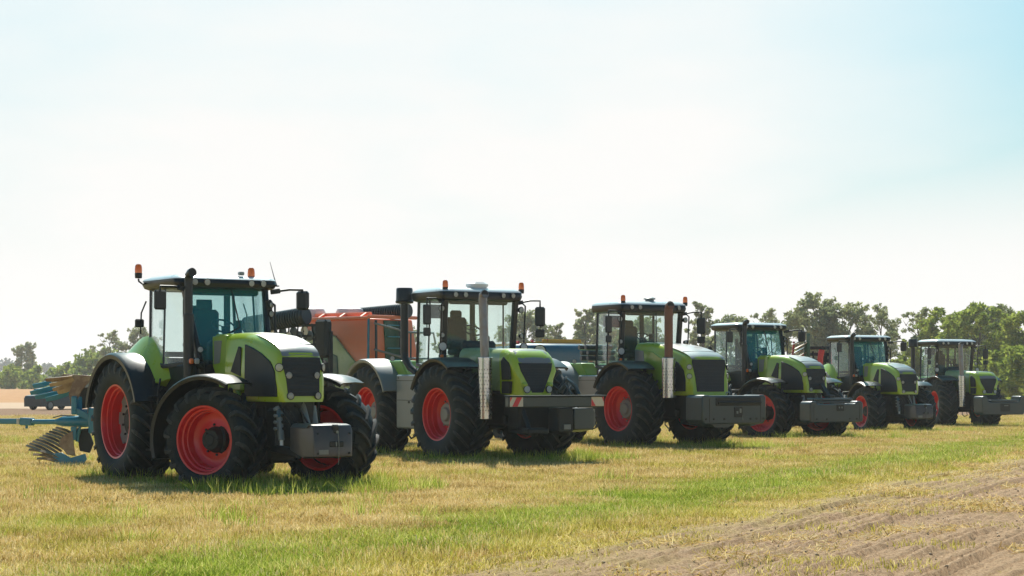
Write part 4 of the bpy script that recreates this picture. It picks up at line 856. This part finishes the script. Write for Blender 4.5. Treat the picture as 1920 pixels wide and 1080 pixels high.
# ------------------------------------------------------------------ blue hopper machine behind the third tractor
def blue_seeder():
    Y=54.; cx=at(1010,Y); T=thing('seeder','blue hopper seeder with yellow cover bar and striped board behind the third tractor','seeder',(cx,Y,gz(Y)),R(30))
    b=MB()
    def rr(z,hx,hy): return [(x,y,z) for x,y in((-hx,-hy),(hx,-hy),(hx,hy),(-hx,hy))]
    b.loft([rr(1.0,.5,.5),rr(1.7,1.0,.85),rr(2.5,1.12,.95),rr(2.68,1.08,.9),rr(2.74,.9,.75)]); h=b.build('hopper','blue',T,bev=.06)
    b=MB(); b.loft([[(-1.13,y,z) for y,z in((-.8,2.1),(-.8,2.62),(.8,2.62),(.8,2.1))],[(-2.2,y,z) for y,z in((-.3,2.15),(-.3,2.5),(.9,2.5),(.9,2.15))]]); b.build('side_cover','white',h,bev=.06)
    b=MB(); b.bar((-1.9,-.2,2.66),(-.1,-.55,2.78),.08,.07,.015); b.bar((-.2,-.55,2.80),(1.05,-.55,2.80),.10,.14,.02); b.build('cover_bar','yellow',h)
    b=MB()
    for k in range(5): b.box((-1.75+.42*k,-.26-.07*k,2.70+.03*k),(.05,.12,.10),.01)
    b.build('bar_clamp','hred',h)
    lamp(T,(-.55,-.98,2.52),(-.3,-1,0),.16,'work_light')
    bd=MB().box((1.22,-.86,2.42),(.30,.03,.36),.005).build('hazard_board','hwhite',T)
    st=MB()
    for p in([(-.10,-.17),(.02,-.17),(.145,-.03),(.145,.10)],[(-.145,.02),(-.145,.17),(-.02,.17)]): st.prism([(1.22+a,2.42+q) for a,q in p],'y',-.877,-.884)
    st.build('hazard_stripe','hred',bd)
    b=MB(); b.box((1.22,-.86,2.16),(.16,.08,.14),.02); b.box((1.22,-.86,2.03),(.28,.14,.10),.02); b.bar((1.22,-.84,1.2),(1.22,-.84,2.0),.06,.06); b.build('light_bracket','dgreen',T)
    b=MB(); b.tube([(1.45,-.5,1.4),(1.45,-.5,2.52),(1.30,-.5,2.58)],.03,8); b.tube([(1.45,-.5,2.55),(1.62,-.3,2.58),(1.85,-.1,2.55),(1.92,0,2.2)],.03,8); b.build('handrail','yellow',T)
    b=MB(); b.box((0,0,.75),(1.6,1.4,.7),.08); b.bar((0,-1.0,.7),(0,-2.2,.62),.16,.16); b.build('undercarriage','iron',T)
    for s in(-1,1):
        b=MB(); b.lathe([(-.18,.25),(-.2,.44),(-.1,.48),(.1,.48),(.2,.44),(.18,.25)],(s*.95,.2,.45),'x',28); b.build('wheel','rubber',T)
blue_seeder()
# ------------------------------------------------------------------ folded disc harrow between the fourth and fifth tractor
def harrow():
    Y=73.; cx=at(1520,Y); T=thing('disc_harrow','folded dark disc harrow with red post behind the fourth tractor','disc harrow',(cx,Y,gz(Y)))
    zz=lambda py:EYE-(py-HOR)/F*Y-gz(Y); xx=lambda px:(px-1520)/F*Y
    b=MB(); b.tube([(xx(1536),0,1.4),(xx(1538),0,zz(672)),(xx(1541),0,zz(656))],[.11,.11,.115],14); b.build('post','red',T)
    b=MB()
    for z in(652,664,676,690): b.bar((xx(1520),.4,zz(z)),(xx(1562),.6,zz(z)),.10,.12,.02)
    for x in(1546,1560): b.bar((xx(x),.5,1.2),(xx(x),.5,zz(648)),.09,.10,.02)
    b.build('frame','iron',T)
    for k in range(4): MB().bar((xx(1527+k*11),.35,zz(658)),(xx(1529+k*11),.35,zz(688)),.07,.07,.02).build('frame_brace','redl' if k%2 else 'iron',T)
    b=MB(); b.bar((xx(1517),.2,1.0),(xx(1517),.2,zz(625)),.13,.10,.02); b.bar((xx(1510),.3,1.0),(xx(1512),.3,zz(640)),.09,.09); b.build('wing_post','dgreen',T)
    for k in range(6):
        px=1497+ (k%2)*4; py=640+9*k
        b=MB(); q=Matrix.Translation((xx(px),.1*k,zz(py)))@Matrix.Rotation(R(62),4,'Y')@Matrix.Rotation(R(18),4,'X'); b.xf=q
        b.lathe([(.06,.01),(.05,.12),(.0,.30),(-.01,.31),(.03,.12),(.045,.01)],n=22); b.build('disc','mould' if k%2 else 'grey',T)
    b=MB(); b.bar((xx(1486),.3,zz(690)),(xx(1491),.3,zz(640)),.08,.08); b.bar((xx(1478),.3,zz(692)),(xx(1510),.3,zz(664)),.08,.08); b.build('gang_beam','redl',T)
    b=MB(); b.box((0,.6,.75),(1.6,1.6,.5),.06); b.build('undercarriage','iron',T)
    for s in(-1,1):
        b=MB(); b.lathe([(-.15,.22),(-.17,.40),(-.08,.44),(.08,.44),(.17,.40),(.15,.22)],(s*.7,.8,.41),'x',24); b.build('wheel','rubber',T)
harrow()
# ------------------------------------------------------------------ parked car far behind the plough
def car():
    Y=126.; T=thing('car','small dark blue car parked on the far track behind the plough','car',(at(104,Y),Y,gz(Y)),R(58))
    # local: x forward, y left; seen from its side
    prof=[(-2.0,.22),(-2.02,.75),(-1.9,.92),(-1.55,1.0),(-1.25,1.38),(-.2,1.45),(.35,1.38),(.95,.98),(1.75,.86),(2.0,.65),(2.02,.22)]
    b=MB(); rings=[]
    for y,k in((-.82,.94),(-.80,1),(.80,1),(.82,.94)): rings.append([(x*k,y*(1 if z<1.0 else .84),.35+(z-.35)*k if z>.4 else z) for x,z in prof])
    b.loft(rings); bd=b.build('body','carp',T,bev=.05)
    for s in(-1,1):
        for pl in([(-1.35,1.0),(-1.12,1.33),(-.35,1.38),(-.35,1.0)],[(-.27,1.0),(-.27,1.38),(.3,1.32),(.78,1.0)]):
            b=MB(); b.prism(pl,'y',lambda p:s*(.80-(.13 if p[1]>1.1 else .0)),lambda p:s*(.825-(.13 if p[1]>1.1 else .0))); b.build('window','dglass',bd)
        for x in(-1.25,1.25):
            b=MB(); b.lathe([(-.09,.2),(-.1,.29),(-.07,.31),(.07,.31),(.1,.29),(.09,.2)],(x,s*.74,.31),'y',24); wv=b.build('wheel','rubber',T); MB().lathe([(0,.205),(s*.02,.19),(s*.03,.05),(s*.035,.004)],(x,s*.82,.31),'y',20).build('wheel_cover','lgrey',wv)
    b=MB(); b.loft([[(.40,-.62,1.37),(.40,.62,1.37),(.93,.74,1.0),(.93,-.74,1.0)],[(.425,-.62,1.395),(.425,.62,1.395),(.955,.74,1.025),(.955,-.74,1.025)]]); b.build('windscreen','dglass',bd)
    for s in(-1,1): MB().box((1.93,s*.6,.70),(.08,.28,.12),.03).build('headlight','chrome',bd)
car()
# ------------------------------------------------------------------ trees and shrubs
RNG=np.random.default_rng(11)
M['leaf']=leafmat('tree_leaves',[(.17,.21,.10),(.28,.32,.14),(.40,.42,.20),(.52,.51,.30)],.5,.35,True)
M['leafy']=leafmat('sunny_leaves',[(.13,.18,.03),(.24,.31,.05),(.37,.42,.08),(.50,.50,.14)],.5,.35,True)
M['leafb']=leafmat('far_leaves',[(.03,.06,.05),(.05,.09,.07),(.09,.13,.09)],.3,.1,True)
def leaves(centres,radii,count,size,rng,flat=.8):
    """leaf-sized quads through the volume of a set of lobes, denser towards their outside"""
    w=radii**2; w=w/w.sum(); idx=rng.choice(len(centres),count,p=w)
    d=rng.normal(size=(count,3)); d/=np.linalg.norm(d,axis=1)[:,None]; r=rng.random(count)**.45
    c=centres[idx]+d*(r*radii[idx])[:,None]*np.array([1,1,flat])
    a=rng.normal(size=(count,3)); a/=np.linalg.norm(a,axis=1)[:,None]; b=np.cross(a,rng.normal(size=(count,3))); b/=np.linalg.norm(b,axis=1)[:,None]
    s=size*(.55+.9*rng.random(count))[:,None]; a=a*s; b=b*s*.55
    v=np.stack([c-a,c+b*1.0-a*.1,c+a,c-b*1.0+a*.1],1).reshape(-1,3); q=np.arange(count*4).reshape(-1,4); return v,q
def tree_meshes(seed,h,spread,lobes,count,size,bare=0.,trunk=.25,low=.25,mat_='leaf'):
    rng=np.random.default_rng(seed); rn=random.Random(seed); t=MB()
    base=[(0,0,-.2)]; 
    for i in range(1,6): base.append((rn.uniform(-.15,.15)*i*.4,rn.uniform(-.15,.15)*i*.4,h*.8*i/5))
    t.tube(base,[trunk,trunk*.85,trunk*.66,trunk*.48,trunk*.3,trunk*.1],8)
    cs=[];rs=[]
    for k in range(lobes):
        f=(k+.5)/lobes; z=h*(low+(.93-low)*f**.9); ang=k*2.4+rn.uniform(-.5,.5); env=spread*(1.05*math.sin(PI*(.18+.74*f))**.8); rad=env*rn.uniform(.35,.95)
        p=Vector((math.cos(ang)*rad,math.sin(ang)*rad,z)); r=spread*rn.uniform(.20,.36)*(1.1-.35*f)
        z0=z-rad*.7-.3; i0=max(.12,min(.75,z0/h)); j=i0*5/.8; ia=min(4,int(j)); fb=j-ia; b0=Vector(base[ia]).lerp(Vector(base[ia+1]),fb)
        mid=b0.lerp(p,.5)+Vector((0,0,rad*.12)); t.tube([b0,mid,p],[trunk*.32*(1-f*.5),trunk*.18*(1-f*.5),.02],5)
        for q in range(3):
            e=p+Vector((rn.uniform(-1,1),rn.uniform(-1,1),rn.uniform(-.3,1)))*r*1.1; t.tube([p.lerp(mid,.2),p.lerp(e,.6)+Vector((0,0,.05)),e],[.035,.022,.008],4)
            if rn.random()<.85: cs.append(tuple(e)); rs.append(r*rn.uniform(.35,.6))
        if rn.random()>bare: cs.append(tuple(p)); rs.append(r)
    v,q=leaves(np.array(cs),np.array(rs),count,size,rng)
    return t.mesh('trunk',['bark'],recalc=False),fast_mesh('crown',v,q,[mat_],False)
KINDS={}
def kind(name,n,**k): KINDS[name]=[tree_meshes(100*len(KINDS)+i,**k) for i in range(n)]
kind('full',3,h=10,spread=3.4,lobes=34,count=10500,size=.185,low=.15)
kind('sparse',2,h=10,spread=2.6,lobes=24,count=3800,size=.16,bare=.3,low=.2)
kind('sunny',3,h=9,spread=3.3,lobes=30,count=8600,size=.19,low=.08,mat_='leafy')
kind('shrub',2,h=4,spread=2.3,lobes=20,count=4200,size=.17,low=.08,trunk=.10,mat_='leafy')
kind('slim',2,h=10,spread=1.9,lobes=26,count=4800,size=.17,bare=.1,low=.15)
kind('far',2,h=9,spread=3.4,lobes=26,count=2600,size=.32,bare=.25,low=.2,mat_='leaf')
def tree(kd,var,px,Y,top,label,name='tree',wide=1.,group='trees behind the tractors'):
    tm,cm=KINDS[kd][var%len(KINDS[kd])]; h0={'full':10,'sparse':10,'sunny':9,'shrub':4,'slim':10,'far':9}[kd]
    H_=EYE+(HOR-top)/F*Y-gz(Y); s=H_/h0
    T=thing(name,label,'shrub' if name=='shrub' else 'tree',(at(px,Y),Y,gz(Y)),random.uniform(0,6.28),group)
    for nm,me in(('trunk',tm),('crown',cm)):
        o=put(nm,me,T); o.scale=(s*wide,s*wide,s)
    return T
G='trees behind the tractors'
for a in [
 ('sparse',0,700,290,577,'small tree whose tip shows above the orange drill',),('full',0,752,285,605,'low tree seen between the black air intake and the second cab'),
 ('full',1,868,282,603,'tree seen through the windscreen of the second tractor'),
 ('full',2,985,262,583,'round olive tree just right of the second cab'),('slim',0,1044,258,600,'small tree above the yellow cover bar and hazard board'),
 ('slim',1,1098,238,570,'slender loose tree left of the third cab'),('full',0,1132,246,586,'tree just behind the rear edge of the third cab'),('full',1,1205,236,592,'tree seen through the windscreen of the third tractor'),
 ('slim',0,1316,226,558,'tall loose tree between the third and fourth cabs'),('full',2,1372,232,590,'low tree touching the left end of the fourth cab roof'),
 ('sparse',1,1437,228,577,'thin bare-topped tree above the fourth cab roof'),('full',0,1528,205,548,'tallest broad tree above the disc harrow'),('full',1,1592,204,566,'tree above the roof of the fifth tractor'),
 ('sparse',0,1650,198,564,'tree with a spiky top right of the fifth cab roof'),('sparse',1,1722,192,575,'bare twiggy tree above the intake of the farthest tractor'),
 ('sunny',0,1772,186,572,'leafy tree directly above the roof of the farthest tractor'),('sunny',1,1835,178,563,'tall sunlit tree right of the farthest cab'),('full',2,1872,186,572,'dark tree behind the mirror of the farthest tractor'),
 ('sunny',2,1925,172,578,'sunlit tree cut by the right edge of the picture')]:
    tree(*a[:5],a[5],wide=1.05 if a[0] in('full','sunny') else 1)
for a in [('shrub',0,1893,158,655,'bright green shrub under the trees at the right edge'),('shrub',1,1942,150,640,'leafy shrub at the far right, partly out of the picture'),
 ('shrub',1,1700,188,668,'shrub glimpsed between the fifth and farthest tractors'),('shrub',0,1085,232,650,'shrub beside the yellow handrail')]:
    tree(*a[:5],a[5],name='shrub',wide=1.2,group='shrubs behind the tractors')
tree('far',0,50,430,641,'lone round tree standing above the hedge at the left',wide=.9); tree('sparse',1,207,330,618,'tall loose shrubby tree behind the nearest rear fender',wide=1.1); tree('full',1,262,330,612,'leafy tree rising above the nearest rear fender',wide=.9)
tree('sparse',0,132,520,690,'small faint tree beside the lone round tree',wide=.9); tree('shrub',0,178,350,668,'yellow-green bush left of the nearest tractor',name='shrub',wide=1.2,group='shrubs behind the tractors')
# hedge along the far field and the blue wood on the skyline: masses nobody could count
def mass(name,label,x0,x1,Y0,Y1,step,hfun,size,per,mat_,seed):
    rng=np.random.default_rng(seed); cs=[];rs=[]
    px=x0
    while px<x1:
        Y=Y0+(Y1-Y0)*(px-x0)/(x1-x0)+rng.uniform(-8,8); h=hfun(px)*rng.uniform(.75,1.15)
        for k in range(4):
            r=h*rng.uniform(.2,.34); cs.append((at(px,Y)+rng.uniform(-1,1)*h*.5,Y+rng.uniform(-1,1)*h*.5,gz(Y)+h*(.15+.2*k)*rng.uniform(.8,1.1))); rs.append(r)
        px+=step
    v,q=leaves(np.array(cs),np.array(rs),per*len(cs),size,rng); o=put(name,fast_mesh(name,v,q,[mat_],False)); stuff(o,label,'bushes')
mass('hedge','low sunlit hedge along the far edge of the stubble field',-260,330,392,330,6,lambda p:3.5+1.2*math.sin(p*.05)+(2.2 if p>130 else 0),.42,75,'leafy',3)
mass('undergrowth','low bushes under the trees behind the tractors',640,2150,300,160,10,lambda p:2.6+.8*math.sin(p*.07),.26,50,'leaf',4)
mass('distant_wood','hazy blue wood along the left skyline',-500,700,1150,1150,13,lambda p:11.5+2*math.sin(p*.09)+1.5*math.sin(p*.031),1.1,60,'leafb',5)
# ------------------------------------------------------------------ stubble, grass, straw: tufts scattered over the field
TUFT=bpy.data.collections.new('tufts')
def blades(n,ext,hmin,hmax,wd,lean,curve,rng,straight=False):
    V=[];Q=[];T_=[]
    x=rng.uniform(-ext,ext,n); y=rng.uniform(-ext,ext,n); h=rng.uniform(hmin,hmax,n); a=rng.uniform(0,2*PI,n); ln=rng.normal(0,lean,n); la=rng.uniform(0,2*PI,n)
    vs=[];fs=[]
    for i in range(n):
        dx,dy=math.cos(a[i])*wd,math.sin(a[i])*wd; tx,ty=math.cos(la[i])*ln[i]*h[i],math.sin(la[i])*ln[i]*h[i]; o=len(vs)
        m=.5; vs+= [(x[i]-dx,y[i]-dy,-.02),(x[i]+dx,y[i]+dy,-.02),(x[i]+dx*.8+tx*m*(1-curve),y[i]+dy*.8+ty*m*(1-curve),h[i]*m),(x[i]-dx*.8+tx*m*(1-curve),y[i]-dy*.8+ty*m*(1-curve),h[i]*m)]
        k=.6 if straight else .12
        vs+= [(x[i]+dx*k+tx,y[i]+dy*k+ty,h[i]*(1 if straight else .92)),(x[i]-dx*k+tx,y[i]-dy*k+ty,h[i]*(1 if straight else .92))]
        fs+= [(o,o+1,o+2,o+3),(o+3,o+2,o+4,o+5)]
    return np.array(vs),np.array(fs)
def litter(n,ext,rng,lmin=.05,lmax=.2,w_=.004):
    vs=[];fs=[]
    for i in range(n):
        x,y,z=rng.uniform(-ext,ext),rng.uniform(-ext,ext),rng.uniform(.008,.05); a=rng.uniform(0,2*PI); l=rng.uniform(lmin,lmax)/2; dz=rng.normal(0,.03); o=len(vs); c,s_=math.cos(a),math.sin(a)
        vs+=[(x-c*l+s_*w_,y-s_*l-c*w_,z-dz),(x-c*l-s_*w_,y-s_*l+c*w_,z-dz+w_),(x+c*l-s_*w_,y+s_*l+c*w_,z+dz+w_),(x+c*l+s_*w_,y+s_*l-c*w_,z+dz)]; fs.append((o,o+1,o+2,o+3))
    return np.array(vs),np.array(fs)
M['straw']=leafmat('dry_straw',[(.25,.145,.038),(.55,.385,.125),(.76,.57,.24),(.88,.73,.41)],.35,.8,True,.75)
M['ygrass']=leafmat('yellow_grass',[(.19,.18,.025),(.44,.39,.06),(.64,.53,.14),(.82,.70,.32)],.45,.8,True,.7)
M['ggrass']=leafmat('green_grass',[(.10,.16,.015),(.26,.34,.035),(.42,.48,.07),(.66,.62,.20)],.5,.9,True,.7)
def tuftset(name,gen,mats,nv):
    c=bpy.data.collections.new(name); rng=np.random.default_rng(len(name)*7)
    for i in range(nv):
        v,f=gen(rng); o=bpy.data.objects.new(name+'_tuft',fast_mesh(name+'_tuft',v,f,mats,False)); c.objects.link(o)
    return c
def join(*parts):
    vs=[];fs=[];o=0
    for v,f in parts: vs.append(v);fs.append(f+o);o+=len(v)
    return np.concatenate(vs),np.concatenate(fs)
C_STRAW=tuftset('stubble',lambda r:join(blades(150,.42,.05,.13,.0035,.22,.1,r,True),litter(90,.42,r)),['straw'],5)
C_YEL=tuftset('grass_yellow',lambda r:blades(170,.42,.06,.15,.0045,.45,.4,r),['ygrass'],5)
C_GRN=tuftset('grass_green',lambda r:blades(210,.40,.05,.14,.0055,.55,.45,r),['ggrass'],5)
C_TALL=tuftset('grass_tall',lambda r:blades(46,.22,.12,.34,.006,.35,.5,r),['ggrass'],4)
C_LIT=tuftset('straw_litter',lambda r:litter(120,.45,r,.04,.22,.005),['straw'],4)
def scatter(name,label,cat,coll,P,rot,sc,idx):
    me=bpy.data.meshes.new(name); me.vertices.add(len(P)); me.vertices.foreach_set('co',P.astype(np.float32).ravel())
    for nm,tp,arr in(('rot','FLOAT_VECTOR',rot),('scl','FLOAT_VECTOR',sc)):
        at_=me.attributes.new(nm,tp,'POINT'); at_.data.foreach_set('vector',arr.astype(np.float32).ravel())
    ai=me.attributes.new('idx','INT','POINT'); ai.data.foreach_set('value',idx.astype(np.int32))
    o=put(name,me); stuff(o,label,cat)
    g=bpy.data.node_groups.new(name,'GeometryNodeTree'); g.interface.new_socket('Geometry',in_out='INPUT',socket_type='NodeSocketGeometry'); g.interface.new_socket('Geometry',in_out='OUTPUT',socket_type='NodeSocketGeometry')
    gi=g.nodes.new('NodeGroupInput'); go=g.nodes.new('NodeGroupOutput'); ip=g.nodes.new('GeometryNodeInstanceOnPoints'); ci=g.nodes.new('GeometryNodeCollectionInfo'); ci.inputs[0].default_value=coll; ci.inputs['Separate Children'].default_value=True; ci.inputs['Reset Children'].default_value=True
    def na(nm,tp):
        n=g.nodes.new('GeometryNodeInputNamedAttribute'); n.data_type=tp; n.inputs['Name'].default_value=nm; return next(x for x in n.outputs if x.enabled and x.name=='Attribute')
    g.links.new(gi.outputs[0],ip.inputs['Points']); g.links.new(ci.outputs[0],ip.inputs['Instance']); ip.inputs['Pick Instance'].default_value=True
    g.links.new(na('idx','INT'),ip.inputs['Instance Index']); g.links.new(na('rot','FLOAT_VECTOR'),ip.inputs['Rotation']); g.links.new(na('scl','FLOAT_VECTOR'),ip.inputs['Scale']); g.links.new(ip.outputs[0],go.inputs[0])
    md=o.modifiers.new('scatter','NODES'); md.node_group=g; return o
def field_points(n,y0,y1,rng,margin=1.3,power=1.0):
    """random points over the wedge of field in front of the viewer, uniform in area"""
    t=rng.random(n); Y=np.sqrt(y0**2+(y1**2-y0**2)*t); X=(rng.random(n)*2-1)*Y*960/F*margin; return X,Y
gzv=np.vectorize(gz)
def emit(name,label,cat,coll,X,Y,s,rng,hs=1.):
    n=len(X); uu=X-SL*Y; Z=gzv(Y)-.005+np.where(uu>-9.3,ridge_height(np.maximum(uu,-9.3),Y)-.006,0); rot=np.zeros((n,3)); rot[:,2]=rng.random(n)*6.28
    hh=s*(hs if np.isscalar(hs) else hs); sc=np.stack([s,s,hh],1)
    return scatter(name,label,cat,coll,np.stack([X,Y,Z],1),rot,sc,rng.integers(0,len(coll.objects),n))
def density(X,Y):
    u=X-SL*Y+(vnoise(X*.9,Y*.5,21)-.5)*1.3
    green=np.clip((u+11.9)/.9,0,1)*np.clip((-8.9-u)/1.3,0,1)
    soil=np.clip((u+9.9)/1.6,0,1)
    patch=vnoise(X*.55,Y*.35,31)*.6+vnoise(X*1.6,Y*1.1,32)*.4
    return u,green,soil,patch
rng=np.random.default_rng(5)
def area_sets(n,y0,y1,scale):
    X,Y=field_points(n,y0,y1,rng); u,green,soil,patch=density(X,Y); r=rng.random(n)
    bare=((Y>26)&(Y<29.5)&(np.abs((X+3.1)-(Y-27.8)*2.2)<1.6)&(vnoise(X*1.5,Y*3,41)>.35))       # worn pale strip in front of the nearest tractor
    typ=np.full(n,-1)
    pg=green*.80+(1-green)*(1-soil)*np.clip((patch-.66)*2.2,0,.4); py=(1-soil)*np.maximum(green*.18,(1-green)*np.clip(.25+(patch-.45)*2.2,.08,.85)); ps=(1-green)*(1-soil)
    typ=np.where(r<pg,2,np.where(r<pg+py,1,np.where(r<pg+py+ps*.9,0,typ)))
    typ=np.where((soil>.3)&(rng.random(n)<np.clip(1.1-(u+9.6)/1.5,.035,.8)*np.clip((patch-.2)*2.5,.1,1)),1,typ)
    typ=np.where(bare&(rng.random(n)<.75),-1,typ)
    return X,Y,typ,scale
sets=[area_sets(5200,15,32,1.0),area_sets(9500,32,60,1.25),area_sets(7500,60,101,1.8)]
def gather(k):
    X=np.concatenate([s[0][s[2]==k] for s in sets]); Y=np.concatenate([s[1][s[2]==k] for s in sets]); S=np.concatenate([np.full((s[2]==k).sum(),s[3]) for s in sets])
    return X,Y,S*(.8+.5*rng.random(len(X))),S
for k,nm,lb,co in((0,'stubble','dry straw stubble across the field',C_STRAW),(1,'yellow_grass','yellowing grass growing through the stubble',C_YEL),(2,'green_grass','fresh green grass strip beside the tilled soil',C_GRN)):
    X,Y,s,S=gather(k); u=X-SL*Y; hs=np.where(u>-9.2,.55,1.0)*(.58+.5*vnoise(X*.8,Y*.5,77))/S**.35
    emit(nm,lb,'grass' if k else 'stubble',co,X,Y,s,rng,hs)
# taller tufts left standing round the wheels and here and there
TX=[];TY=[]
for p,th,n in((P1,34,170),(P2,30.5,150),(P3,29,140),(P4,28,100),(P5,20,90),(P6,22,80)):
    c,s_=math.cos(R(th)),math.sin(R(th)); lx=rng.uniform(-1.9,1.9,n); ly=np.where(rng.random(n)<.6,rng.uniform(-2.9,-.2,n),rng.uniform(-1,5,n))
    TX.append(p[0]+c*lx-s_*ly); TY.append(p[1]+s_*lx+c*ly)
X,Y=field_points(420,16,60,rng); u=X-SL*Y; k=(u<-9.6)&(vnoise(X*.4,Y*.3,55)>.5); TX.append(X[k]); TY.append(Y[k])
X=np.concatenate(TX);Y=np.concatenate(TY); emit('tall_grass','taller green grass left standing round the tractor wheels','grass',C_TALL,X,Y,rng.uniform(.6,1.1,len(X)),rng)
X,Y=field_points(6500,15,60,rng); u=X-SL*Y; k=(u>-9.4)&(rng.random(len(X))<.02+.14*np.clip((vnoise(X*.7,Y*.4,66)-.4)*2,0,1))|((Y>25)&(Y<29)&(np.abs((X+3.1)-(Y-27.8)*2.2)<1.9)); X=X[k];Y=Y[k]; emit('straw_litter','loose straw lying on the bare soil','straw',C_LIT,X,Y,rng.uniform(.7,1.1,len(X)),rng)
def clod(r):
    b=bmesh.new(); bmesh.ops.create_icosphere(b,subdivisions=1,radius=1); v=np.array([tuple(x.co*r.uniform(.65,1.2)) for x in b.verts]); f=np.array([[y.index for y in x.verts] for x in b.faces]); b.free(); v[:,2]*=.7; return v,f
cm,ct,cp=gcol('soil_clod'); cp.inputs['Roughness'].default_value=.95; cp.inputs['Specular IOR Level'].default_value=.1
_g=N(ct,'ShaderNodeNewGeometry'); ct.links.new(ramp(ct,noise(ct,_g.outputs['Position'],25),[(.3,(.30,.20,.12)),(.7,(.55,.41,.27))]).outputs[0],cp.inputs['Base Color']); M['clod']=cm
C_CLOD=tuftset('clods',clod,['clod'],6)
X,Y=field_points(30000,15,48,rng); u=X-SL*Y; k=(u>-9.4)&(rng.random(len(X))<.35*vnoise(X*.8,Y*.8,91)); X=X[k];Y=Y[k]
_z=ridge_height(X-SL*Y,Y)+gzv(Y); _s=.008+.022*rng.random(len(X))**4
scatter('soil_clods','crumbs and clods of dry soil on the tilled strip','soil',C_CLOD,np.stack([X,Y,_z],1),rng.random((len(X),3))*6.28,np.stack([_s]*3,1),rng.integers(0,6,len(X)))
# ------------------------------------------------------------------ summer haze
def haze():
    m=bpy.data.materials.new('haze'); m.use_nodes=True; t=m.node_tree; t.nodes.clear(); v=N(t,'ShaderNodeVolumePrincipled'); v.inputs['Color'].default_value=(.92,.95,.97,1); v.inputs['Density'].default_value=.00028; v.inputs['Anisotropy'].default_value=.3
    o=N(t,'ShaderNodeOutputMaterial'); t.links.new(v.outputs[0],o.inputs['Volume'])
    me=MB().box((0,1900,9.0),(5600,4400,22.0),.001).mesh('haze',[m]); h=put('haze',me); h['kind']='stuff'; h['label']='thin summer haze over the field'; h['category']='haze'
haze()
